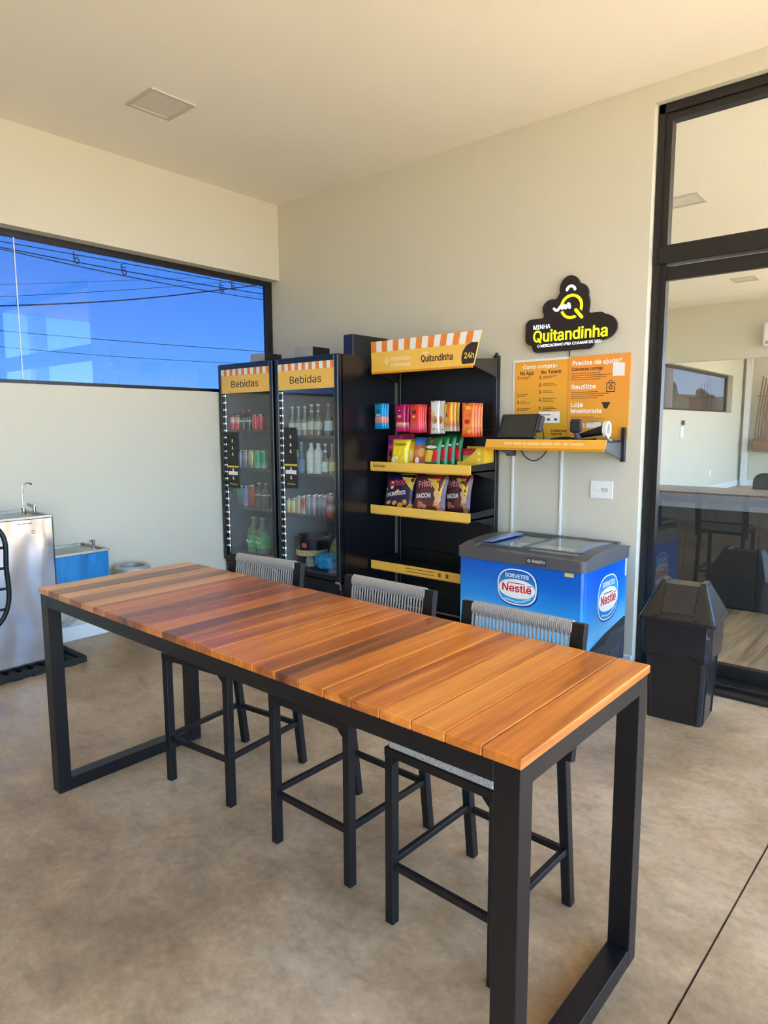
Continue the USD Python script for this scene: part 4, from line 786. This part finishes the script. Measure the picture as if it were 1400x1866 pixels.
# ------------------------------------------------------------------ ice cream freezer
FX0, FX1, FY0, FY1 = 2.648, 3.522, -.765, -.075
fz = thing('ice_cream_freezer', 'blue printed chest freezer with sliding glass lids', 'freezer', ((FX0+FX1)/2, (FY0+FY1)/2, 0))
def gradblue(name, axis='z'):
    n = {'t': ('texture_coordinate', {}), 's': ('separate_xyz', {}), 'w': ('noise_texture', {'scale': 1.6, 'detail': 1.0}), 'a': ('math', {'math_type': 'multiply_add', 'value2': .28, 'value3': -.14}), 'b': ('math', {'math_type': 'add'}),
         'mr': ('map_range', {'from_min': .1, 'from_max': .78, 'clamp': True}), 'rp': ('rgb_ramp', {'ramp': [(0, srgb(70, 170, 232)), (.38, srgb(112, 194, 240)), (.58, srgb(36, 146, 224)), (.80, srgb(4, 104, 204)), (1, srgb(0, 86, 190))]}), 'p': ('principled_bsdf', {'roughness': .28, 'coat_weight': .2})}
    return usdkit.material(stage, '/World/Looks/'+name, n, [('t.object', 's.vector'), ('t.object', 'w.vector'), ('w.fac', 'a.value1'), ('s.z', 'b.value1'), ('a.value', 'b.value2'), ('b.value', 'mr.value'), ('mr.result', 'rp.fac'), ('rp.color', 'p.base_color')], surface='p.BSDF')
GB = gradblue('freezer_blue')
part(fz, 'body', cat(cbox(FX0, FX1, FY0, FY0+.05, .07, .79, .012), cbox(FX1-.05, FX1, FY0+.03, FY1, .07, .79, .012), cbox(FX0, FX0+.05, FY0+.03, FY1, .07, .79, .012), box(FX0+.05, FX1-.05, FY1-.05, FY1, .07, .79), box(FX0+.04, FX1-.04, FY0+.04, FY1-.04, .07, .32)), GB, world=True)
part(fz, 'tub', cat(box(FX0+.05, FX1-.05, FY0+.05, FY1-.05, .32, .33), box(FX0+.05, FX0+.056, FY0+.05, FY1-.05, .33, .80), box(FX1-.056, FX1-.05, FY0+.05, FY1-.05, .33, .80), box(FX0+.056, FX1-.056, FY0+.05, FY0+.056, .33, .80), box(FX0+.056, FX1-.056, FY1-.056, FY1-.05, .33, .80)), M('tub_white', (226, 230, 232), .4), world=True)
for i, (a, b, c) in enumerate(((2.72, 2.98, .74), (3.0, 3.24, .70), (3.26, 3.45, .73))):
    part(fz, 'basket_stock', cbox(a, b, FY0+.10, FY1-.10, .335, c, .02), M('stock_%d' % i, ((214, 214, 206), (226, 222, 214), (206, 212, 216))[i], .6, noise=(14, .18)), world=True)
RIM = M('rim_grey', (84, 82, 82), .42)
def rim():
    o = rrect(FX0-.014, FX1+.014, FY0-.016, FY1+.01, .035); i = rrect(FX0+.09, FX1-.075, FY0+.13, FY1-.045, .02)
    low = extr(o.difference(i), .07).apply_translation([0, 0, .782])
    chk = []
    for x0, x1 in ((FX0-.012, FX0+.09), (FX1-.075, FX1+.012)):
        ys = np.linspace(FY0+.02, FY1+.008, 16); t = (ys-ys[0])/(ys[-1]-ys[0]); zs = .852+.034*np.sin(np.pi*np.clip(t, 0, 1))**.8*np.where(t < .5, 1, 1)
        p = Polygon(list(zip(ys, zs))+[(ys[-1], .845), (ys[0], .845)])
        m = trimesh.creation.extrude_polygon(p, x1-x0, engine='earcut'); v = m.vertices; m.vertices = np.stack([v[:, 2]+x0, v[:, 0], v[:, 1]], 1); m.fix_normals(); chk.append(m)
    bk = cbox(FX0+.05, FX1-.05, FY1-.045, FY1+.006, .845, .875, .006)
    return cat(low, *chk, bk)
part(fz, 'rim', rim(), RIM, world=True, smooth=35)
part(fz, 'rim_badge', cbox(3.155, 3.30, FY0-.0185, FY0-.0155, .795, .840, .001), M('badge_grey', (70, 68, 66), .4), world=True)
part(fz, 'rim_lettering', cat(text('Metalfrio', .018, '-y', (3.195, FY0-.0185, .810), .0006, bold=True, w=.088), flat(Point(3.175, .817).buffer(.010).difference(Point(3.175, .817).buffer(.004)), '-y', (0, FY0-.0185, 0), .0006)), M('silver_print', (196, 196, 196), .4), world=True)
GL = glass('lid_glass', (.82, .88, .88), 1.5, .03)
for j, (x0, x1, z) in enumerate(((FX0+.085, 3.09, .862), (3.05, FX1-.07, .872))):
    ld = part(fz, 'glass_lid', box(x0, x1, FY0+.12, FY1-.05, z-.004, z), GL, world=True)
    part(ld, 'lid_frame', cat(box(x0, x0+.014, FY0+.12, FY1-.05, z-.006, z+.004), box(x1-.014, x1, FY0+.12, FY1-.05, z-.006, z+.004), box(x0, x1, FY0+.118, FY0+.132, z-.006, z+.004), box(x0, x1, FY1-.06, FY1-.046, z-.006, z+.004)), M('lid_frame_grey', (92, 92, 92), .4), world=True)
HB = M('handle_blue_grey', (120, 134, 164), .25)
for x0, x1 in ((FX0+.092, FX0+.145), (FX1-.128, FX1-.078)):
    part(fz, 'lid_handle', hull([[x, y, z] for x in (x0, x1) for y, z in ((FY0+.16, .874), (FY0+.30, .889), (FY1-.2, .889), (FY1-.08, .876))]+[[x, y, .871] for x in (x0, x1) for y in (FY0+.16, FY1-.08)]), HB, world=True)
part(fz, 'price_tag', flat(sbox(3.405, .748, 3.463, .772), '-y', (0, FY0, 0), .001), M('tag_yellow', (226, 200, 90), .5, noise=(120, .2)), world=True)
part(fz, 'white_strip', box(FX1, FX1+.003, -.115, -.100, .66, .775), WPRINT, world=True)
gri = part(fz, 'grille', hull([[FX1+dx, y, z] for dx in (.001, .008) for y, z in ((-.70, .10), (-.70, .27), (-.42, .335), (-.105, .385), (-.105, .10))]), M('grille_dark', (44, 46, 50), .5), world=True)
part(gri, 'grille_slats', cat(*[box(FX1+.008, FX1+.012, -.69+.0*i, -.12, .115+.0125*i, .120+.0125*i) for i in range(13)], *[box(FX1+.008, FX1+.012, -.42+.02*i, -.115, .285+.0125*i, .290+.0125*i) for i in range(4)]), M('grille_light', (86, 88, 92), .5), world=True, kind='stuff')
part(gri, 'control_panel', cbox(FX1+.008, FX1+.016, -.37, -.20, .13, .22, .002), M('panel_grey', (72, 78, 88), .4), world=True)
for x in (FX0+.06, FX1-.06):
    for y in (FY0+.07, FY1-.07): part(fz, 'foot', lathe([(0, 0), (.025, 0), (.025, .075), (0, .075)], 12, (x, y, 0)), RUBBER, world=True)
LB = M('logo_blue', (24, 110, 190), .35, ramp=[(.45, (30, 130, 210)), (.62, (60, 160, 220)), (.72, (20, 96, 176))], axis='z'); LRED = M('logo_red', (206, 24, 44), .35)
def logo(axis, cu, cz, w, h, at):
    F = lambda s, d: flat(s, axis, at(d), .0008)
    a = part(fz, 'logo_shadow', F(bowed(cu+.004, cz-.006, w/2+.006, h/2+.004), 0), M('logo_navy', (16, 64, 140), .4), world=True)
    part(fz, 'logo_rim', F(bowed(cu, cz, w/2, h/2), .0008), WPRINT, world=True)
    part(fz, 'logo_field', F(bowed(cu, cz, w/2-.009, h/2-.008), .0016), LB, world=True)
    part(fz, 'logo_lens', F(bowed(cu, cz-.012, w/2-.012, h*.265, 2.2), .0024), WPRINT, world=True)
    sw_ = LineString([(cu-w*.30, cz-h*.36), (cu, cz-h*.41), (cu+w*.18, cz-h*.37), (cu+w*.34, cz-h*.27)])
    part(fz, 'logo_swoosh', F(sw_.buffer(.006).intersection(bowed(cu, cz, w/2-.012, h/2-.012)), .0024), M('logo_pale', (150, 206, 236), .4), world=True)
    x, y, z = at(.0032)
    off = (lambda u: (u, y, 0)) if axis == '-y' else (lambda u: (x, u, 0))
    def tx(s, hh, u, zz, wd): 
        o = off(u); return text(s, hh, axis, (o[0], o[1], zz), .0008, bold=True, w=wd, center=True)
    part(fz, 'logo_lettering', tx('SORVETES', h*.105, cu, cz+h*.255, w*.60), WPRINT, world=True)
    nm = tx('Nestle', h*.20, cu, cz-h*.13, w*.74); bar_ = flat(sbox(-w*.23, 0, w*.19, h*.022), axis, (off(cu)[0], off(cu)[1], cz+h*.095), .0008); ac = flat(sbox(w*.26, 0, w*.37, h*.022), axis, (off(cu)[0], off(cu)[1], cz+h*.055), .0008)
    part(fz, 'brand_lettering', cat(nm, bar_, ac), LRED, world=True)
logo('-y', 3.085, .634, .280, .232, lambda d: (0, FY0-d, 0))
logo('+x', -.385, .568, .315, .29, lambda d: (FX1+d, 0, 0))

# ------------------------------------------------------------------ swing lid bin
BP = M('bin_black', (27, 25, 26), .24); BAGM = M('liner_black', (24, 24, 28), .2, bump=(26, .35, 2.))
tbn = thing('swing_bin', 'black plastic swing lid bin with a bin liner by the glass door', 'bin', (4.035, -.555, 0), 4)
def taper(x0, x1, y0, y1, z0, X0, X1, Y0, Y1, z1, c=.02):
    p = []
    for a, b, cc, d, z in ((x0, x1, y0, y1, z0), (X0, X1, Y0, Y1, z1)):
        for x, sx in ((a, 1), (b, -1)):
            for y, sy in ((cc, 1), (d, -1)): p += [[x+sx*c, y, z], [x, y+sy*c, z], [x+sx*c*.3, y+sy*c*.3, z]]
    return hull(p)
part(tbn, 'body', cat(taper(-.146, .146, -.140, .140, 0, -.163, .163, -.158, .158, .56), *[taper(s*.122-.006, s*.122+.006, -.146, -.135, .01, s*.134-.006, s*.134+.006, -.162, -.15, .40, .002) for s in (-1, 1)], *[taper(.141, .152, s*.11-.006, s*.11+.006, .01, .158, .166, s*.12-.006, s*.12+.006, .40, .002) for s in (-1, 1)]), BP)
def liner():
    m = taper(-.178, .178, -.174, .174, .385, -.184, .184, -.178, .178, .575, .03)
    for _ in range(4): m = m.subdivide()
    v = m.vertices; nz_ = meshkit.fbm(v*np.array([22, 22, 9]), 3, 4)-.5; rr = np.linalg.norm(v[:, :2], axis=1, keepdims=True)+1e-9
    low = np.clip((.47-v[:, 2])/.09, 0, 1)
    v[:, :2] += v[:, :2]/rr*(nz_*.010)[:, None]; v[:, 2] += low*(meshkit.noise(v*np.array([14, 14, 0])+3, 8)-.5)*.05; m.vertices = v
    return m
part(tbn, 'bin_liner', liner(), BAGM, smooth=True)
lid = part(tbn, 'lid', cat(taper(-.198, .198, -.190, .190, .572, -.200, .200, -.192, .192, .592, .02), taper(-.195, .195, -.187, .187, .592, -.125, .125, -.062, .062, .765, .016), taper(-.125, -.085, -.060, .060, .760, -.118, -.090, -.048, .048, .782, .006), taper(.085, .125, -.060, .060, .760, .090, .118, -.048, .048, .782, .006)), BP)
def on_lid(x0, x1, t0, t1, lift):
    """strip on the sloping front of the lid, t from the bottom (0) to the ridge (1)"""
    P = lambda x, t, o: [x, -.187+.125*t-o*.81, .592+.173*t+o*.58]
    return hull([P(x, t, o) for x in (x0, x1) for t in (t0, t1) for o in (-.004, lift)])
part(lid, 'flap', on_lid(-.082, .082, .18, .99, .004), M('bin_flap', (38, 34, 34), .3))
part(lid, 'flap_rib', cat(on_lid(-.112, -.088, .05, 1.0, .010)), BP); part(lid, 'flap_rib', cat(on_lid(.088, .112, .05, 1.0, .010)), BP)

# ------------------------------------------------------------------ water fountains on the left wall
def steel(name, tint, rough, wob, sc):
    n = {'t': ('texture_coordinate', {}), 'w': ('noise_texture', {'scale': sc, 'detail': 1.0}), 'b': ('bump', {'strength': wob, 'distance': .05}), 'mp': ('mapping', {'scale': (1, 2.2, .9)}), 'p': ('principled_bsdf', {'base_color': srgb(tint), 'metallic': 1.0, 'roughness': rough})}
    return usdkit.material(stage, '/World/Looks/'+name, n, [('t.object', 'mp.vector'), ('mp.vector', 'w.vector'), ('w.fac', 'b.height'), ('b.normal', 'p.normal')], surface='p.BSDF')
ST = steel('polished_steel', (178, 176, 177), .12, .22, 2.2); ST2 = steel('brushed_steel', (176, 170, 160), .38, .1, 6.)
gt = thing('plastic_grate', 'black plastic floor grate under the steel drinking fountain', 'grate', (.28, -2.75, 0))
for i in range(12): part(gt, 'slat', cbox(.02, .545, -3.22+.075*i, -3.22+.075*i+.048, .016, .046, .003), RUBBER, world=True)
part(gt, 'bearer', cat(*[cbox(x, x+.035, -3.22, -2.347, 0, .020, .002) for x in (.03, .265, .505)]), RUBBER, world=True)
part(gt, 'front_edge', cat(cbox(.545, .565, -3.22, -2.347, 0, .046, .003), *[box(.565, .572, y, y+.06, 0, .02) for y in np.arange(-3.2, -2.4, .12)]), RUBBER, world=True)
f1 = thing('drinking_fountain', 'tall polished steel drinking fountain standing on the black grate', 'water fountain', (.27, -2.82, .046))
part(f1, 'cabinet', cbox(.05, .49, -3.14, -2.492, .052, 1.045, .006), ST, world=True)
part(f1, 'basin', cat(extr(rrect(.045, .497, -3.145, -2.487, .01).difference(rrect(.075, .47, -3.115, -2.515, .03)), .014).apply_translation([0, 0, 1.045]), box(.07, .475, -3.12, -2.51, 1.036, 1.046)), ST2, world=True)
part(f1, 'side_panel', cbox(.055, .482, -2.4925, -2.484, .07, 1.04, .002), M('fountain_side', (70, 66, 70), .4, .4), world=True)
part(f1, 'plinth', box(.07, .470, -3.12, -2.51, .046, .053), RUBBER, world=True)
part(f1, 'gooseneck_tap', cat(tube(curve([[.30, -2.60, 1.05], [.30, -2.60, 1.12], [.30, -2.60, 1.18], [.30, -2.599, 1.225], [.30, -2.588, 1.258], [.30, -2.562, 1.270], [.30, -2.535, 1.256]], 30), .006, 8), tube([[.30, -2.60, 1.05], [.30, -2.60, 1.10]], .013, 10)), CHROME, world=True, smooth=40)
part(f1, 'push_tap', cat(tube([[.34, -2.545, 1.05], [.34, -2.545, 1.118]], .012, 10), tube([[.34, -2.545, 1.10], [.31, -2.575, 1.125]], .009, 8), cbox(.32, .355, -2.557, -2.533, 1.112, 1.124, .003)), CHROME, world=True, smooth=40)
part(f1, 'lettering', cat(*[facing(extr(sbox(0, 0, .028, .006), .0006), '+x', (.49, -2.72+.034*i, 1.012)) for i in range(3)], *[facing(extr(Point(0, 0).buffer(.012).difference(Point(0, 0).buffer(.008)), .0006), '+x', (.49, -2.62, .955))]), M('etch_grey', (120, 116, 112), .5), world=True)
f2 = thing('drinking_fountain', 'low wall drinking fountain with blue front beside the tall steel one', 'water fountain', (.22, -2.28, .42))
part(f2, 'cabinet', cbox(.0005, .40, -2.474, -2.062, .46, .742, .006), ST2, world=True)
part(f2, 'basin', cat(extr(rrect(.0005, .41, -2.478, -2.057, .008).difference(rrect(.03, .385, -2.45, -2.085, .03)), .016).apply_translation([0, 0, .742]), box(.02, .395, -2.455, -2.08, .738, .744)), ST2, world=True)
part(f2, 'blue_film', box(.40, .4025, -2.470, -2.066, .465, .738), M('film_blue', (20, 116, 176), .22, .15, noise=(5, .35, 2.), coat=.3, stretch=(1, 3, .6)), world=True)
part(f2, 'push_tap', cat(tube([[.22, -2.085, .745], [.22, -2.085, .800]], .010, 10), tube([[.22, -2.085, .785], [.20, -2.11, .80]], .007, 8), cbox(.203, .235, -2.097, -2.073, .796, .806, .003)), CHROME, world=True, smooth=40)
part(f2, 'drain_bottle', lathe([(0, 0), (.035, .0), (.045, .04), (.045, .13), (.02, .15), (.02, .19), (0, .19)], 16, (.10, -2.36, .275)), M('drain_white', (214, 222, 222), .35), world=True, smooth=40)
part(f2, 'hose', tube(curve([[.10, -2.36, .29], [.10, -2.34, .20], [.10, -2.27, .165], [.10, -2.20, .19], [.09, -2.15, .27], [.05, -2.13, .36], [.03, -2.13, .46]], 40), .011, 10), M('hose_grey', (150, 166, 168), .35), world=True, smooth=True)
wbn = thing('round_waste_bin', 'small round black waste bin with a pale rim against the wall', 'bin', (.185, -1.765, 0))
part(wbn, 'body', lathe([(0, 0), (.088, 0), (.092, .01), (.115, .50), (.112, .505), (.085, .02), (0, .02)], 32), M('waste_black', (24, 22, 22), .4), smooth=35)
part(wbn, 'rim', lathe([(.092, .50), (.135, .50), (.142, .52), (.140, .545), (.120, .56), (.096, .552), (.092, .50)], 32), M('rim_pale', (168, 168, 166), .35, .3), smooth=35)
# chair at the left edge of the picture
ch = thing('metal_chair', 'dark bowed metal chair back at the left edge of the picture', 'chair', (.95, -3.20, 0))
for y in (-3.005, -3.44):
    part(ch, 'back_post', tube(curve([[1.00, y-.02, 1.075], [1.01, y+.002, 1.04], [1.015, y+.012, .86], [1.01, y+.016, .66], [1.0, y-.03, .53], [.985, y-.12, .475]], 30), .014, 10), STEEL, world=True, smooth=True)
for z in (.60, .72, .84, .96): part(ch, 'back_slat', tube([[1.012, -3.41, z], [1.012, -2.995, z]], .008, 8), STEEL, world=True, smooth=True)
part(ch, 'top_rail', tube([[1.0, -3.44, 1.075], [1.0, -3.025, 1.075]], .014, 10), STEEL, world=True, smooth=True)
part(ch, 'seat', cbox(.58, .985, -3.56, -3.12, .45, .475, .01), STEEL, world=True)
for y in (-3.16, -3.52):
    for x in (.61, .96): part(ch, 'leg', tube([[x, y, 0], [x, y, .455]], .014, 10), STEEL, world=True)

# ------------------------------------------------------------------ furniture behind the glass
ct = thing('stone_counter', 'long dark counter with a thick grey stone top behind the glass', 'counter', (5.2, 2.35, 0))
part(ct, 'stone_top', cat(cbox(2.6, 7.6, 1.965, 2.62, .90, 1.045, .004)), M('grey_stone', (122, 126, 132), .30, noise=(22, .08)), world=True)
part(ct, 'top_edge', box(2.6, 7.6, 1.9635, 1.9655, 1.03, 1.045), M('stone_edge', (84, 76, 68), .4), world=True)
for i in range(8): part(ct, 'front_panel', cbox(2.62+.62*i, 2.62+.62*i+.616, 2.05, 2.07, .02, .90, .003), M('counter_front', (30, 26, 25), .5), world=True)
part(ct, 'carcass', box(2.64, 7.56, 2.07, 2.58, .0, .90), M('counter_dark', (26, 24, 24), .6), world=True)
dc = thing('upholstered_chair', 'black rounded chair back behind the grey stone counter', 'chair', (3.82, 3.02, 0))
bk = extr(rrect(3.585, 4.05, .78, 1.175, .09), .05)
part(dc, 'backrest', facing(bk, '-y', (0, 3.05, 0)), M('chair_black', (20, 19, 22), .8), world=True)
part(dc, 'seat', cbox(3.60, 4.04, 2.72, 3.08, .70, .78, .03), M('chair_black', (20, 19, 22), .8), world=True)
for x in (3.63, 4.01):
    for y in (2.75, 3.04): part(dc, 'leg', tube([[x, y, 0], [x, y, .71]], .014, 8), STEEL, world=True)
ac = thing('air_conditioner', 'white wall air conditioner on the beam behind the glass', 'air conditioner', (2.95, 8.35, 2.945))
part(ac, 'case', cbox(2.478, 3.45, 8.22, 8.449, 2.945, 3.321, .03), WHITE, world=True); part(ac, 'outlet', box(2.53, 3.40, 8.212, 8.225, 2.97, 3.02), M('ac_grey', (150, 150, 150), .5), world=True)
WD = M('decor_wood', (128, 92, 66), .6, noise=(10, .2))
sh = thing('mantel_shelf', 'thick brown wooden shelf on the far wall of the back room', 'shelf', (1.3, 16.05, .95)); part(sh, 'board', cbox(.785, 1.9, 15.85, 16.199, .95, 1.26, .01), WD, world=True); part(sh, 'top_board', cbox(.76, 1.92, 15.83, 16.199, 1.26, 1.30, .005), WD, world=True)
dec = thing('stick_sculpture', 'tall decor of thin upright wooden sticks standing on the far shelf', 'decoration', (1.0, 16.0, 1.30))
for i, x in enumerate((.86, .93, 1.0, 1.08)): part(dec, 'stick', tube(curve([[x-.06, 16.0, 1.30], [x-.03, 16.0, 1.9], [x+.02, 16.0, 2.5], [x+.06, 16.0, 2.95-.06*i]], 12), .018, 6), WD, world=True, smooth=True)
part(dec, 'cross_stick', tube([[.80, 15.97, 2.42], [1.5, 15.97, 2.43]], .018, 6), WD, world=True)
part(dec, 'panel', cbox(1.08, 1.45, 16.01, 16.05, 1.30, 2.42, .004), M('decor_panel', (176, 120, 90), .6), world=True)
so = thing('wall_socket', 'white socket plate low on the far left wall behind the glass', 'socket', (.405, 13.4, .40)); part(so, 'plate', cbox(.4005, .412, 13.35, 13.47, .40, .56, .003), WHITE, world=True)
so2 = thing('wall_hanging', 'small dark and white hanging tag below the far window', 'tag', (.41, 11.1, 1.35)); part(so2, 'tag', cbox(.4005, .41, 11.0, 11.22, 1.38, 1.62, .003), WHITE, world=True); part(so2, 'hook', cbox(.41, .43, 11.04, 11.2, 1.66, 1.76, .006), BLKMETAL, world=True)
